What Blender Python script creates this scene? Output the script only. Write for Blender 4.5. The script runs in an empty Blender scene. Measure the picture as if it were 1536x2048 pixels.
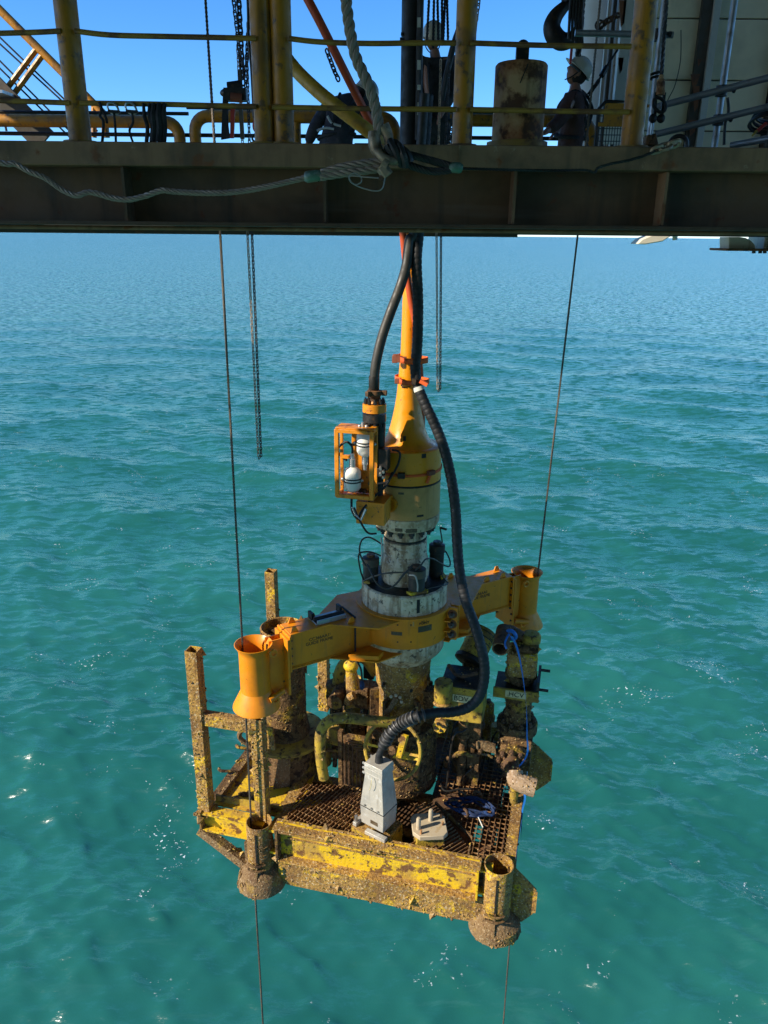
import bpy, bmesh, math, random
from mathutils import Vector, Matrix, noise
rnd = random.Random(7)
V = Vector
PI = math.pi
scn = bpy.context.scene
COL = scn.collection

# ------------------------------------------------------------------ camera
F_PX, PITCH, ROLL = 1545.0, math.radians(19.72), 0.0095
cf = V((0, math.cos(PITCH), -math.sin(PITCH)))
cr = V((1, 0, 0))
cu = cr.cross(cf)
cR = cr * math.cos(ROLL) + cu * math.sin(ROLL)
cU = cu * math.cos(ROLL) - cr * math.sin(ROLL)
cam_d = bpy.data.cameras.new('camera')
cam_d.sensor_fit = 'HORIZONTAL'
cam_d.sensor_width = 36.0
cam_d.lens = 36.0 * F_PX / 1536.0
cam_d.clip_start = 0.05
cam_d.clip_end = 60000
cam = bpy.data.objects.new('camera', cam_d)
COL.objects.link(cam)
cam.matrix_world = Matrix((cR, cU, -cf)).transposed().to_4x4()
scn.camera = cam
scn.render.resolution_x, scn.render.resolution_y = 768, 1024

# ------------------------------------------------------------------ light
SUN_DIR = V((-0.93, -0.37, 0)).normalized()          # towards the sun, on the horizontal
SUN_EL = math.radians(30)
world = bpy.data.worlds.new('World')
scn.world = world
world.use_nodes = True
wn = world.node_tree
wn.nodes.clear()
sky = wn.nodes.new('ShaderNodeTexSky')
sky.sky_type = 'NISHITA'
sky.sun_disc = False
sky.sun_elevation = SUN_EL
sky.sun_rotation = math.atan2(SUN_DIR.x, SUN_DIR.y)
sky.altitude = 0
sky.air_density = 0.8
sky.dust_density = 0.1
sky.ozone_density = 7.0
wbg = wn.nodes.new('ShaderNodeBackground')
wbg.inputs['Strength'].default_value = 0.15
wout = wn.nodes.new('ShaderNodeOutputWorld')
whs = wn.nodes.new('ShaderNodeHueSaturation')          # the phone's vivid colour, the whole sky alike
whs.inputs['Saturation'].default_value = 1.14
wn.links.new(sky.outputs[0], whs.inputs['Color'])
wn.links.new(whs.outputs[0], wbg.inputs[0])
wn.links.new(wbg.outputs[0], wout.inputs[0])
sl = bpy.data.lights.new('sun', 'SUN')
sl.energy = 5.0
sl.angle = math.radians(0.53)
sl.color = (1.0, 0.91, 0.76)
sun = bpy.data.objects.new('sun', sl)
COL.objects.link(sun)
to_sun = V((SUN_DIR.x * math.cos(SUN_EL), SUN_DIR.y * math.cos(SUN_EL), math.sin(SUN_EL)))
sun.rotation_euler = to_sun.to_track_quat('Z', 'Y').to_euler()
sun.location = (-20, -5, 20)
vs = scn.view_settings
vs.view_transform = 'Standard'
vs.look = 'None'
vs.exposure = 0.66
vs.gamma = 1.0
vs.use_curve_mapping = False

# ------------------------------------------------------------------ pixel -> place
def ray(u, v):
    return cf + cR * ((u - 768) / F_PX) - cU * ((v - 1024) / F_PX)
def px(u, v, Y):                       # a pixel at a known distance (world Y)
    d = ray(u, v); return d * (Y / d.y)
def pz(u, v, z):                       # a pixel on a known height
    d = ray(u, v); return d * (z / d.z)
W = Matrix.Identity(4)
RIG = Matrix.Translation((0.24, 8.0, 0)) @ Matrix.Rotation(math.radians(-14), 4, 'Z')
RIGI = RIG.inverted()
def lz(u, v, z): return RIGI @ pz(u, v, z)
def ly(u, v, x, y):                    # local point on the ray at the depth of local (x, y)
    return RIGI @ px(u, v, (RIG @ V((x, y, 0))).y)
def zt(u, v, x, y): return ly(u, v, x, y).z
def lx(u, v, Y): return RIGI @ px(u, v, Y)

# ------------------------------------------------------------------ mesh builder
class B:
    def __init__(s): s.v = []; s.f = []
    def add(s, vs, fs):
        o = len(s.v); s.v += [V(a) for a in vs]; s.f += [tuple(i + o for i in q) for q in fs]; return s
    def box(s, c, d, R=None):
        c = V(c); x, y, z = d[0] / 2, d[1] / 2, d[2] / 2
        p = [V((a * x, b * y, e * z)) for e in (-1, 1) for b in (-1, 1) for a in (-1, 1)]
        if R is not None:
            if isinstance(R, (int, float)): R = Matrix.Rotation(R, 3, 'Z')
            p = [R @ q for q in p]
        return s.add([c + q for q in p], [(0, 2, 3, 1), (4, 5, 7, 6), (0, 1, 5, 4), (2, 6, 7, 3), (0, 4, 6, 2), (1, 3, 7, 5)])
    def bar(s, p0, p1, w, h, up=(0, 0, 1)):     # rectangular bar between two points
        p0, p1 = V(p0), V(p1); x = (p1 - p0); L = x.length; x.normalize(); up = V(up)
        if abs(x.dot(up)) > .98: up = V((0, 1, 0))
        y = up.cross(x).normalized(); z = x.cross(y)
        R = Matrix((x, y, z)).transposed()
        return s.box((p0 + p1) / 2, (L, w, h), R)
    def tube(s, pts, r, n=8, closed=False, caps=True):
        pts = [V(p) for p in pts]; N = len(pts)
        rr = r if isinstance(r, (list, tuple)) else [r] * N
        o = len(s.v); t0 = None; u = None
        for i in range(N):
            if closed: t = pts[(i + 1) % N] - pts[i - 1]
            else: t = pts[min(i + 1, N - 1)] - pts[max(i - 1, 0)]
            if t.length < 1e-9: t = t0.copy() if t0 else V((0, 0, 1))
            t.normalize()
            if u is None:
                a = V((0, 0, 1)) if abs(t.z) < .9 else V((1, 0, 0))
                u = (a - t * a.dot(t)).normalized()
            else:
                u = u - t * u.dot(t)
                if u.length < 1e-6: u = t.orthogonal()
                u.normalize()
            w = t.cross(u); t0 = t
            for k in range(n):
                an = 2 * PI * k / n
                s.v.append(pts[i] + (u * math.cos(an) + w * math.sin(an)) * rr[i])
        m = N if closed else N - 1
        for i in range(m):
            j = (i + 1) % N
            for k in range(n):
                k2 = (k + 1) % n
                s.f.append((o + i * n + k, o + i * n + k2, o + j * n + k2, o + j * n + k))
        if caps and not closed:
            s.f.append(tuple(o + k for k in reversed(range(n))))
            s.f.append(tuple(o + (N - 1) * n + k for k in range(n)))
        return s
    def cyl(s, p0, p1, r0, r1=None, n=16, caps=True):
        return s.tube([p0, p1], [r0, r0 if r1 is None else r1], n, caps=caps)
    def lathe(s, prof, n=32, c=(0, 0, 0), M=None, a0=0.0, a1=2 * PI):
        o = len(s.v); full = abs(a1 - a0 - 2 * PI) < 1e-6; cols = n if full else n + 1
        for r, z in prof:
            for k in range(cols):
                a = a0 + (a1 - a0) * k / n
                p = V((r * math.cos(a), r * math.sin(a), z))
                s.v.append((M @ p if M is not None else p) + V(c))
        for i in range(len(prof) - 1):
            for k in range(n):
                k2 = (k + 1) % cols
                s.f.append((o + i * cols + k, o + i * cols + k2, o + (i + 1) * cols + k2, o + (i + 1) * cols + k))
        return s
    def prism(s, poly, vec):
        n = len(poly); vec = V(vec); a = [V(p) for p in poly]
        o = len(s.v); s.v += a + [p + vec for p in a]
        s.f.append(tuple(o + i for i in reversed(range(n)))); s.f.append(tuple(o + n + i for i in range(n)))
        for i in range(n):
            j = (i + 1) % n; s.f.append((o + i, o + j, o + n + j, o + n + i))
        return s
    def sph(s, c, r, sc=(1, 1, 1), n=12, m=8, R=None):
        c = V(c); o = len(s.v)
        for i in range(m + 1):
            th = PI * i / m
            for k in range(n):
                a = 2 * PI * k / n
                p = V((r * sc[0] * math.sin(th) * math.cos(a), r * sc[1] * math.sin(th) * math.sin(a), r * sc[2] * math.cos(th)))
                if R is not None: p = R @ p
                s.v.append(c + p)
        for i in range(m):
            for k in range(n):
                k2 = (k + 1) % n
                s.f.append((o + i * n + k, o + (i + 1) * n + k, o + (i + 1) * n + k2, o + i * n + k2))
        return s
    def torus(s, c, axis, R, r, n=24, m=8, sx=1.0):
        ax = V(axis).normalized(); u = ax.orthogonal().normalized(); w = ax.cross(u); c = V(c)
        return s.tube([c + u * (R * math.cos(2 * PI * k / n)) + w * (R * sx * math.sin(2 * PI * k / n)) for k in range(n)], r, m, closed=True)
    def hexbolt(s, p, axis, r, h):
        p = V(p); ax = V(axis).normalized()
        return s.tube([p, p + ax * h], r, 6)
    def link(s, c, t, nrm, L, w, r):                # one chain link
        c = V(c); t = V(t).normalized(); nrm = V(nrm); nrm = (nrm - t * nrm.dot(t)).normalized()
        pts = []
        h = L / 2 - w / 2
        for k in range(10):
            a = 2 * PI * k / 10
            q = t * (math.sin(a) * w / 2 + (h if math.sin(a) > 0 else -h)) + nrm * (math.cos(a) * w / 2)
            pts.append(c + q)
        return s.tube(pts, r, 5, closed=True)
    def chain(s, pts, pitch, w, r):
        pts = [V(p) for p in pts]; k = 0; carry = 0.0
        for a, b in zip(pts[:-1], pts[1:]):
            d = b - a; L = d.length; t = d / L; n1 = t.orthogonal().normalized(); n2 = t.cross(n1)
            q = carry
            while q < L:
                s.link(a + t * q, t, n1 if k % 2 else n2, pitch * 1.42, w, r); k += 1; q += pitch
            carry = q - L
        return s
    def rope(s, pts, R, strands=3, pitch=0.12, n=6, step=0.012):
        pts = resample(pts, step); N = len(pts); u = None
        fr = []
        for i in range(N):
            t = (pts[min(i + 1, N - 1)] - pts[max(i - 1, 0)]).normalized()
            if u is None: u = t.orthogonal().normalized()
            u = (u - t * u.dot(t)).normalized(); fr.append((u.copy(), t.cross(u)))
        r = R * (0.53 if strands == 3 else 0.40 if strands > 4 else .46)
        for q in range(strands):
            P = []
            for i in range(N):
                a = 2 * PI * (i * step / pitch + q / strands)
                P.append(pts[i] + (fr[i][0] * math.cos(a) + fr[i][1] * math.sin(a)) * (R - r))
            s.tube(P, r, n)
        return s

def spl(pts, k=8, closed=False):
    pts = [V(p) for p in pts]; N = len(pts); out = []
    rng = range(N if closed else N - 1)
    for i in rng:
        if closed: p0, p1, p2, p3 = pts[i - 1], pts[i], pts[(i + 1) % N], pts[(i + 2) % N]
        else: p0, p1, p2, p3 = pts[max(i - 1, 0)], pts[i], pts[i + 1], pts[min(i + 2, N - 1)]
        for j in range(k):
            t = j / k
            out.append(0.5 * ((2 * p1) + (p2 - p0) * t + (2 * p0 - 5 * p1 + 4 * p2 - p3) * t * t + (3 * p1 - p0 - 3 * p2 + p3) * t ** 3))
    if not closed: out.append(pts[-1])
    return out
def resample(pts, step):
    pts = [V(p) for p in pts]; out = [pts[0]]; d = 0.0
    for a, b in zip(pts[:-1], pts[1:]):
        L = (b - a).length
        if L < 1e-9: continue
        q = step - d
        while q <= L:
            out.append(a + (b - a) * (q / L)); q += step
        d = L - (q - step)
    return out

# ------------------------------------------------------------------ objects
ROOT = {}
def meshdata(name, b, M, mat, smooth=40):
    me = bpy.data.meshes.new(name)
    me.from_pydata([M @ p for p in b.v], [], b.f)
    me.validate()
    if smooth:
        me.polygons.foreach_set('use_smooth', [True] * len(me.polygons))
        me.set_sharp_from_angle(angle=math.radians(smooth))
    if mat is not None: me.materials.append(mat)
    return me
def bevel(o, w):
    m = o.modifiers.new('bevel', 'BEVEL'); m.width = w; m.segments = 2; m.limit_method = 'ANGLE'; m.angle_limit = math.radians(50)
    m.harden_normals = False
def thing(name, label, cat, loc=(0, 0, 0), frame=W, group=None):
    o = bpy.data.objects.new(name, None); COL.objects.link(o)
    o.matrix_world = frame @ Matrix.Translation(loc)
    o.empty_display_size = .1
    ROOT[o.name] = o.matrix_world.inverted()
    o['label'] = label; o['category'] = cat
    if group: o['group'] = group
    return o
def part(name, b, mat, parent, frame=W, smooth=40, bev=0, label=None, kind=None):
    Mi = ROOT[parent.name]
    me = meshdata(name, b, Mi @ frame, mat, smooth)
    o = bpy.data.objects.new(name, me); COL.objects.link(o); o.parent = parent
    ROOT[o.name] = Mi
    if bev: bevel(o, bev)
    if label: o['label'] = label
    if kind: o['kind'] = kind
    return o
def inst(me, name, parent, M, frame=W):             # a repeat that shares its mesh
    o = bpy.data.objects.new(name, me); COL.objects.link(o); o.parent = parent
    o.matrix_local = ROOT[parent.name] @ frame @ M
    ROOT[o.name] = ROOT[parent.name]
    return o
def solo(name, b, mat, label, cat, frame=W, group=None, smooth=40, bev=0, kind=None):
    w = [frame @ p for p in b.v]
    n = len(w)
    base = V(((min(p.x for p in w) + max(p.x for p in w)) / 2, (min(p.y for p in w) + max(p.y for p in w)) / 2, min(p.z for p in w)))
    o = bpy.data.objects.new(name, None)
    me = meshdata(name, b, Matrix.Translation(-base) @ frame, mat, smooth)
    bpy.data.objects.remove(o)
    o = bpy.data.objects.new(name, me); COL.objects.link(o); o.location = base
    ROOT[o.name] = Matrix.Translation(-base)
    if kind: o['kind'] = kind
    if label: o['label'] = label
    if cat: o['category'] = cat
    if group: o['group'] = group
    if bev: bevel(o, bev)
    return o
def axis_M(p, ax):                                   # z axis of a mesh turned to ax, set at p
    return Matrix.Translation(p) @ V(ax).normalized().to_track_quat('Z', 'Y').to_matrix().to_4x4()
def text_mesh(s, size, depth=0.002):
    c = bpy.data.curves.new('t', 'FONT'); c.body = s; c.size = size; c.extrude = depth; c.align_x = 'CENTER'; c.align_y = 'CENTER'
    c.space_line = .9
    o = bpy.data.objects.new('t', c); COL.objects.link(o)
    dg = bpy.context.evaluated_depsgraph_get(); dg.update()
    me = bpy.data.meshes.new_from_object(o.evaluated_get(dg))
    bpy.data.objects.remove(o); bpy.data.curves.remove(c)
    return me
def text(name, s, size, mat, parent, p, xdir, zdir, frame):
    me = text_mesh(s, size); me.name = name; me.materials.clear(); me.materials.append(mat)
    x = V(xdir).normalized(); y = V(zdir); y = (y - x * y.dot(x)).normalized(); z = x.cross(y)
    M = Matrix((x, y, z)).transposed().to_4x4(); M.translation = V(p)
    return inst(me, name, parent, M, frame)

# ------------------------------------------------------------------ materials
def mat(name, base, layers=(), rough=.55, metal=0.0, bump=(), spec=.5, rvar=.15, trans=None):
    m = bpy.data.materials.new(name); m.use_nodes = True
    nt = m.node_tree; N = nt.nodes; L = nt.links
    bs = N['Principled BSDF']
    tc = N.new('ShaderNodeTexCoord'); co = tc.outputs['Object']
    col = None
    def tex(kind, sc, det=4, rg=.6, dist=0.0):
        src = co
        if kind in ('streak', 'hstreak'):
            mp = N.new('ShaderNodeMapping'); mp.inputs['Scale'].default_value = (1, 1, .1) if kind == 'streak' else (.12, 1, 1)
            L.new(co, mp.inputs['Vector']); src = mp.outputs[0]
        if kind == 'voro':
            t = N.new('ShaderNodeTexVoronoi'); t.inputs['Scale'].default_value = sc; L.new(src, t.inputs['Vector']); return t.outputs['Distance']
        t = N.new('ShaderNodeTexNoise'); t.inputs['Scale'].default_value = sc; t.inputs['Detail'].default_value = det
        t.inputs['Roughness'].default_value = rg; t.inputs['Distortion'].default_value = dist
        L.new(src, t.inputs['Vector']); return t.outputs['Fac']
    # base colour with a little mottling
    mx = N.new('ShaderNodeMix'); mx.data_type = 'RGBA'
    b = base
    mx.inputs[6].default_value = (b[0] * .88, b[1] * .86, b[2] * .84, 1); mx.inputs[7].default_value = (min(b[0] * 1.1, 1), min(b[1] * 1.1, 1), min(b[2] * 1.1, 1), 1)
    L.new(tex('noise', 5, 5), mx.inputs[0]); col = mx.outputs[2]
    facs = []
    for ly_ in layers:
        c, kind, sc, lo, hi = ly_[:5]; al = ly_[5] if len(ly_) > 5 else 1.0
        f_ = tex(kind, sc, ly_[6] if len(ly_) > 6 else 4)
        mr = N.new('ShaderNodeMapRange'); mr.inputs[1].default_value = lo; mr.inputs[2].default_value = hi; mr.inputs[4].default_value = al
        L.new(f_, mr.inputs[0])
        q = N.new('ShaderNodeMix'); q.data_type = 'RGBA'; L.new(mr.outputs[0], q.inputs[0]); L.new(col, q.inputs[6]); q.inputs[7].default_value = (*c, 1)
        col = q.outputs[2]; facs.append(mr.outputs[0])
    L.new(col, bs.inputs['Base Color'])
    rm = N.new('ShaderNodeMapRange'); rm.inputs[3].default_value = max(rough - rvar, .03); rm.inputs[4].default_value = min(rough + rvar, 1)
    rm.inputs[1].default_value = .3; rm.inputs[2].default_value = .7
    L.new(tex('noise', 14, 3), rm.inputs[0]); L.new(rm.outputs[0], bs.inputs['Roughness'])
    bs.inputs['Metallic'].default_value = metal
    bs.inputs['Specular IOR Level'].default_value = spec
    nrm = None
    for kind, sc, st, di in bump:
        bp = N.new('ShaderNodeBump'); bp.inputs['Strength'].default_value = st; bp.inputs['Distance'].default_value = di
        L.new(tex(kind, sc, 5, .65), bp.inputs['Height'])
        if nrm is not None: L.new(nrm, bp.inputs['Normal'])
        nrm = bp.outputs[0]
    if nrm is not None: L.new(nrm, bs.inputs['Normal'])
    return m
RUSTC = (.13, .055, .02); DARKR = (.045, .024, .012); TAN = (.36, .23, .095); PALE = (.56, .45, .28); YEL = (.66, .42, .012)
CRUSTB = (('noise', 70, .8, .010), ('voro', 30, .55, .012))
M = {}
M['growth'] = mat('encrusted_yellow_steel', (.36, .205, .052), [((.64, .40, .015), 'noise', 5, .53, .60, .85, 7), ((.15, .075, .028), 'noise', 2.4, .50, .62, .75, 6), ((.10, .045, .018), 'streak', 9, .58, .68, .7), ((.17, .09, .035), 'noise', 26, .52, .58, .85), (PALE, 'noise', 44, .58, .66, .85), (DARKR, 'noise', 34, .61, .67, .9)], .85, 0, CRUSTB, .25)
M['growth_dark'] = mat('encrusted_brown_steel', (.13, .072, .028), [((.36, .22, .018), 'noise', 4, .56, .63, .75, 7), ((.30, .19, .09), 'noise', 38, .56, .65, .7), ((.03, .017, .01), 'noise', 14, .50, .6, .9)], .85, 0, CRUSTB, .25)
M['growth_tan'] = mat('encrusted_tan_steel', (.20, .125, .058), [((.40, .25, .045), 'noise', 5, .54, .62, .6), ((.11, .06, .03), 'noise', 3, .48, .62, .7), ((.42, .33, .2), 'noise', 50, .57, .66, .75), ((.10, .05, .025), 'noise', 30, .57, .64, .9)], .9, 0, CRUSTB, .2)
M['yellow'] = mat('worn_yellow_paint', YEL, [((.36, .21, .045), 'noise', 4, .50, .60, .85, 8), (RUSTC, 'noise', 7, .55, .60, .95, 8), (TAN, 'noise', 42, .60, .68, .8), (DARKR, 'noise', 17, .62, .67, .9)], .6, 0, (('noise', 40, .5, .01), ('voro', 26, .25, .01)), .4)
M['yellow_dull'] = mat('dull_yellow_paint', (.42, .28, .03), [((.18, .11, .03), 'noise', 5, .46, .58, .8), (DARKR, 'noise', 14, .55, .63, .9), (TAN, 'noise', 45, .58, .68, .6)], .7, 0, (('noise', 45, .7, .012),), .35)
M['orange'] = mat('orange_paint', (.74, .245, .0015), [((.38, .11, .008), 'noise', 2.6, .48, .72, .5), ((.09, .035, .012), 'noise', 18, .665, .70, .85, 8), ((.28, .11, .03), 'streak', 14, .56, .74, .5), ((.78, .34, .04), 'noise', 40, .66, .72, .4)], .48, 0, (('noise', 30, .06, .004),), .5)
M['stem'] = mat('stem_yellow_paint', (.76, .275, .003), [((.45, .15, .008), 'streak', 9, .52, .75, .5), ((.5, .2, .02), 'noise', 3, .5, .7, .4), ((.05, .03, .015), 'noise', 22, .685, .71, .9), ((.12, .07, .03), 'noise', 7, .70, .73, .8)], .38, 0, (('noise', 22, .08, .004),), .5)
M['cream'] = mat('stained_cream_paint', (.50, .28, .085), [((.30, .17, .05), 'noise', 3.5, .48, .66, .6), ((.10, .055, .025), 'noise', 26, .66, .70, .85), ((.22, .12, .04), 'streak', 11, .56, .72, .5)], .55, 0, (('noise', 40, .2, .006),))
M['white_rust'] = mat('weathered_white_paint', (.68, .56, .38), [((.36, .23, .11), 'noise', 3.2, .47, .62, .75), ((.20, .11, .045), 'streak', 10, .50, .62, .8), ((.055, .035, .022), 'noise', 16, .57, .62, .9, 7), ((.30, .19, .09), 'noise', 9, .53, .62, .7, 7), ((.62, .59, .50), 'noise', 26, .57, .66, .55), ((.16, .085, .035), 'noise', 7, .62, .68, .8, 7)], .66, 0, (('noise', 36, .4, .008),))
M['cage'] = mat('chipped_orange_paint', (.66, .23, .004), [((.30, .10, .015), 'noise', 11, .58, .66, .9), (DARKR, 'noise', 24, .63, .68, .9)], .5, 0, (('noise', 40, .3, .006),))
M['bottle'] = mat('white_composite', (.74, .72, .66), [((.5, .46, .36), 'streak', 12, .58, .75, .4)], .4)
M['rubber'] = mat('black_rubber', (.011, .011, .012), [((.035, .034, .032), 'noise', 9, .6, .75, .6)], .6, 0, (('noise', 60, .15, .004),))
M['hose_grey'] = mat('dusty_black_hose', (.028, .026, .022), [((.075, .065, .05), 'noise', 6, .5, .75, .7)], .55)
M['black_steel'] = mat('dark_steel', (.022, .02, .018), [((.09, .05, .025), 'noise', 16, .56, .66, .7)], .5, .3, (('noise', 40, .3, .006),))
M['rust_steel'] = mat('rusty_steel', (.12, .07, .04), [((.24, .11, .04), 'noise', 10, .5, .62, .8), ((.03, .018, .012), 'noise', 22, .55, .65, .85)], .75, .2, (('noise', 50, .6, .01),), .3)
M['rust_white'] = mat('rusted_painted_steel', (.50, .32, .15), [((.32, .11, .03), 'noise', 4, .38, .54, .9, 6), ((.07, .03, .014), 'noise', 8, .50, .60, .9, 6), ((.42, .24, .04), 'noise', 5, .60, .66, .7), ((.06, .03, .015), 'streak', 12, .56, .68, .7)], .7, 0, (('noise', 34, .4, .008),), .3)
M['steel'] = mat('galvanised_steel', (.42, .42, .41), [((.2, .19, .18), 'noise', 12, .55, .7, .7)], .42, .75, (('noise', 40, .1, .003),))
M['alu'] = mat('scuffed_aluminium', (.44, .41, .35), [((.27, .26, .235), 'noise', 5, .48, .66, .75), ((.58, .57, .54), 'noise', 14, .58, .7, .6), ((.2, .17, .13), 'streak', 20, .6, .72, .5)], .5, .25, (('noise', 30, .1, .004),), .5)
M['white_plate'] = mat('off_white_plate', (.44, .36, .24), [((.38, .27, .14), 'noise', 12, .60, .66, .85), ((.12, .07, .04), 'noise', 28, .66, .7, .9)], .6)
M['wire'] = mat('wire_rope_steel', (.11, .09, .07), [((.2, .13, .07), 'noise', 8, .5, .7, .7)], .55, .4)
M['sling'] = mat('sling_wire', (.34, .25, .19), [((.22, .16, .12), 'noise', 14, .5, .7, .7)], .5, .2)
M['sling_dark'] = mat('greased_wire', (.035, .032, .03), [((.12, .11, .1), 'noise', 30, .6, .7, .6)], .5, .3)
M['fibre'] = mat('grey_fibre_rope', (.28, .225, .175), [((.2, .18, .15), 'noise', 20, .5, .7, .7)], .9, 0, (('noise', 120, .5, .004),), .2)
M['shackle'] = mat('worn_shackle', (.36, .26, .17), [((.13, .09, .06), 'noise', 14, .5, .64, .8)], .55, .35)
M['ferrule'] = mat('green_ferrule', (.10, .20, .14), [((.4, .42, .4), 'noise', 14, .55, .7, .7)], .4, .3)
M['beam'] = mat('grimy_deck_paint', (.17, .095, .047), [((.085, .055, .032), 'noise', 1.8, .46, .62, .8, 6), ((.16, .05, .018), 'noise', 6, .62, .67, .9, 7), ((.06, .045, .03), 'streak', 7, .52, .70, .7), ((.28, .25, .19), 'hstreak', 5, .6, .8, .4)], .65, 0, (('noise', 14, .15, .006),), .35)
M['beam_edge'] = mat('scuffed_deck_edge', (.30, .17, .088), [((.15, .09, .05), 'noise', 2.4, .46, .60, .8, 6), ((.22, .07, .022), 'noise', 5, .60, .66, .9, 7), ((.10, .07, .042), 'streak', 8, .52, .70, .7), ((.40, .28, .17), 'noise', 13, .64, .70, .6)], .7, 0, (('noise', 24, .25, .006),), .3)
M['rail'] = mat('worn_yellow_rail', (.46, .19, .005), [((.24, .11, .02), 'noise', 5, .5, .62, .8), ((.09, .05, .025), 'noise', 17, .57, .66, .85), ((.16, .07, .02), 'streak', 14, .56, .7, .7)], .5, 0, (('noise', 30, .2, .006),))
M['rail_thin'] = mat('rusted_yellow_bar', (.34, .19, .025), [((.14, .06, .025), 'noise', 7, .46, .6, .85)], .65)
M['deck'] = mat('deck_steel', (.07, .06, .045), [((.14, .07, .03), 'noise', 3, .55, .7, .7)], .8)
M['hull_white'] = mat('stained_white_hull', (.66, .60, .47), [((.34, .2, .08), 'streak', 5, .58, .7, .7), ((.17, .08, .04), 'noise', 9, .66, .7, .9)], .6)
M['wall'] = mat('beige_wall_panel', (.82, .68, .44), [((.40, .33, .22), 'noise', 1.4, .5, .75, .6), ((.30, .2, .1), 'streak', 5, .62, .8, .5)], .6)
M['wall_rib'] = mat('white_wall_rib', (.50, .48, .42), [((.30, .13, .06), 'noise', 6, .66, .7, .9)], .5)
M['rust_patch'] = mat('rust_patch', (.20, .075, .03), [((.08, .035, .02), 'noise', 10, .5, .62, .8)], .85)
M['tank'] = mat('pale_column_paint', (.66, .68, .68), (), .5)
M['scaff'] = mat('scaffold_tube', (.34, .35, .37), [((.16, .13, .1), 'noise', 8, .55, .68, .7)], .45, .6)
M['grating'] = mat('rusty_grating', (.27, .145, .06), [((.46, .33, .18), 'noise', 20, .56, .66, .85), ((.12, .05, .025), 'noise', 13, .5, .62, .8)], .8, 0, (('noise', 80, .5, .006),), .25)
M['blue_rope'] = mat('blue_rope', (.006, .018, .06), [((.012, .06, .22), 'noise', 20, .5, .65, .7)], .7)
M['blue_strap'] = mat('blue_strap', (.015, .16, .52), (), .45)
M['red_orange'] = mat('orange_line', (.5, .075, .02), [((.4, .07, .02), 'noise', 8, .55, .7, .6)], .5)
M['red'] = mat('red_line', (.42, .035, .02), [((.2, .03, .02), 'noise', 5, .5, .7, .6)], .5)
M['strap'] = mat('orange_webbing', (.74, .11, .012), [((.35, .06, .02), 'noise', 14, .52, .66, .7)], .7)
M['brown_strap'] = mat('brown_webbing', (.20, .055, .025), (), .75)
M['ybhose'] = mat('yellow_hose', (.54, .31, .03), [((.28, .15, .04), 'noise', 9, .5, .64, .7)], .55)
M['stencil'] = mat('black_stencil', (.02, .018, .015), (), .7)
M['plate_cream'] = mat('cream_tag_plate', (.58, .50, .27), [((.3, .21, .07), 'noise', 24, .55, .66, .7)], .6)
M['name_plate'] = mat('tarnished_plate', (.10, .07, .04), [((.2, .15, .09), 'noise', 30, .5, .7, .6)], .45, .4)
M['skin'] = mat('skin', (.26, .12, .075), (), .5)
M['hair'] = mat('dark_hair', (.02, .015, .012), (), .7)
M['navy'] = mat('dark_coverall', (.022, .022, .032), [((.05, .045, .05), 'noise', 12, .5, .7, .6)], .85, 0, (('noise', 18, .5, .02),))
M['maroon'] = mat('brown_coverall', (.06, .022, .014), [((.05, .025, .025), 'noise', 9, .48, .66, .7)], .85, 0, (('noise', 16, .6, .02),))
M['black_cloth'] = mat('black_cloth', (.014, .013, .014), (), .8, 0, (('noise', 20, .5, .02),))
M['helmet'] = mat('white_helmet', (.46, .41, .31), [((.45, .38, .26), 'noise', 14, .6, .68, .7)], .35)
M['reflect'] = mat('reflective_tape', (.42, .43, .44), (), .4)
M['glass_dark'] = mat('safety_glasses', (.05, .06, .07), (), .1)
M['boot'] = mat('work_boot', (.05, .035, .025), (), .7)
M['mesh_wire'] = mat('dark_mesh', (.05, .05, .05), (), .6, .4)
M['paper'] = mat('sign_paper', (.62, .62, .56), (), .7)
M['brass'] = mat('brass_yellow', (.66, .42, .03), [((.2, .12, .04), 'noise', 14, .5, .65, .8)], .5)
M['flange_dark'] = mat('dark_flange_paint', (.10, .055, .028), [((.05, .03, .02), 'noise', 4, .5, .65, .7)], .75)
M['pale_crust'] = mat('pale_crust', (.33, .23, .14), [((.26, .17, .11), 'noise', 12, .48, .62, .7), ((.56, .46, .36), 'noise', 30, .55, .66, .7)], .9, 0, (('noise', 40, .8, .012), ('voro', 26, .4, .01)), .2)
M['wrap'] = mat('grey_rubber_wrap', (.055, .052, .048), [((.11, .105, .1), 'noise', 12, .5, .7, .6)], .45)
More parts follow.
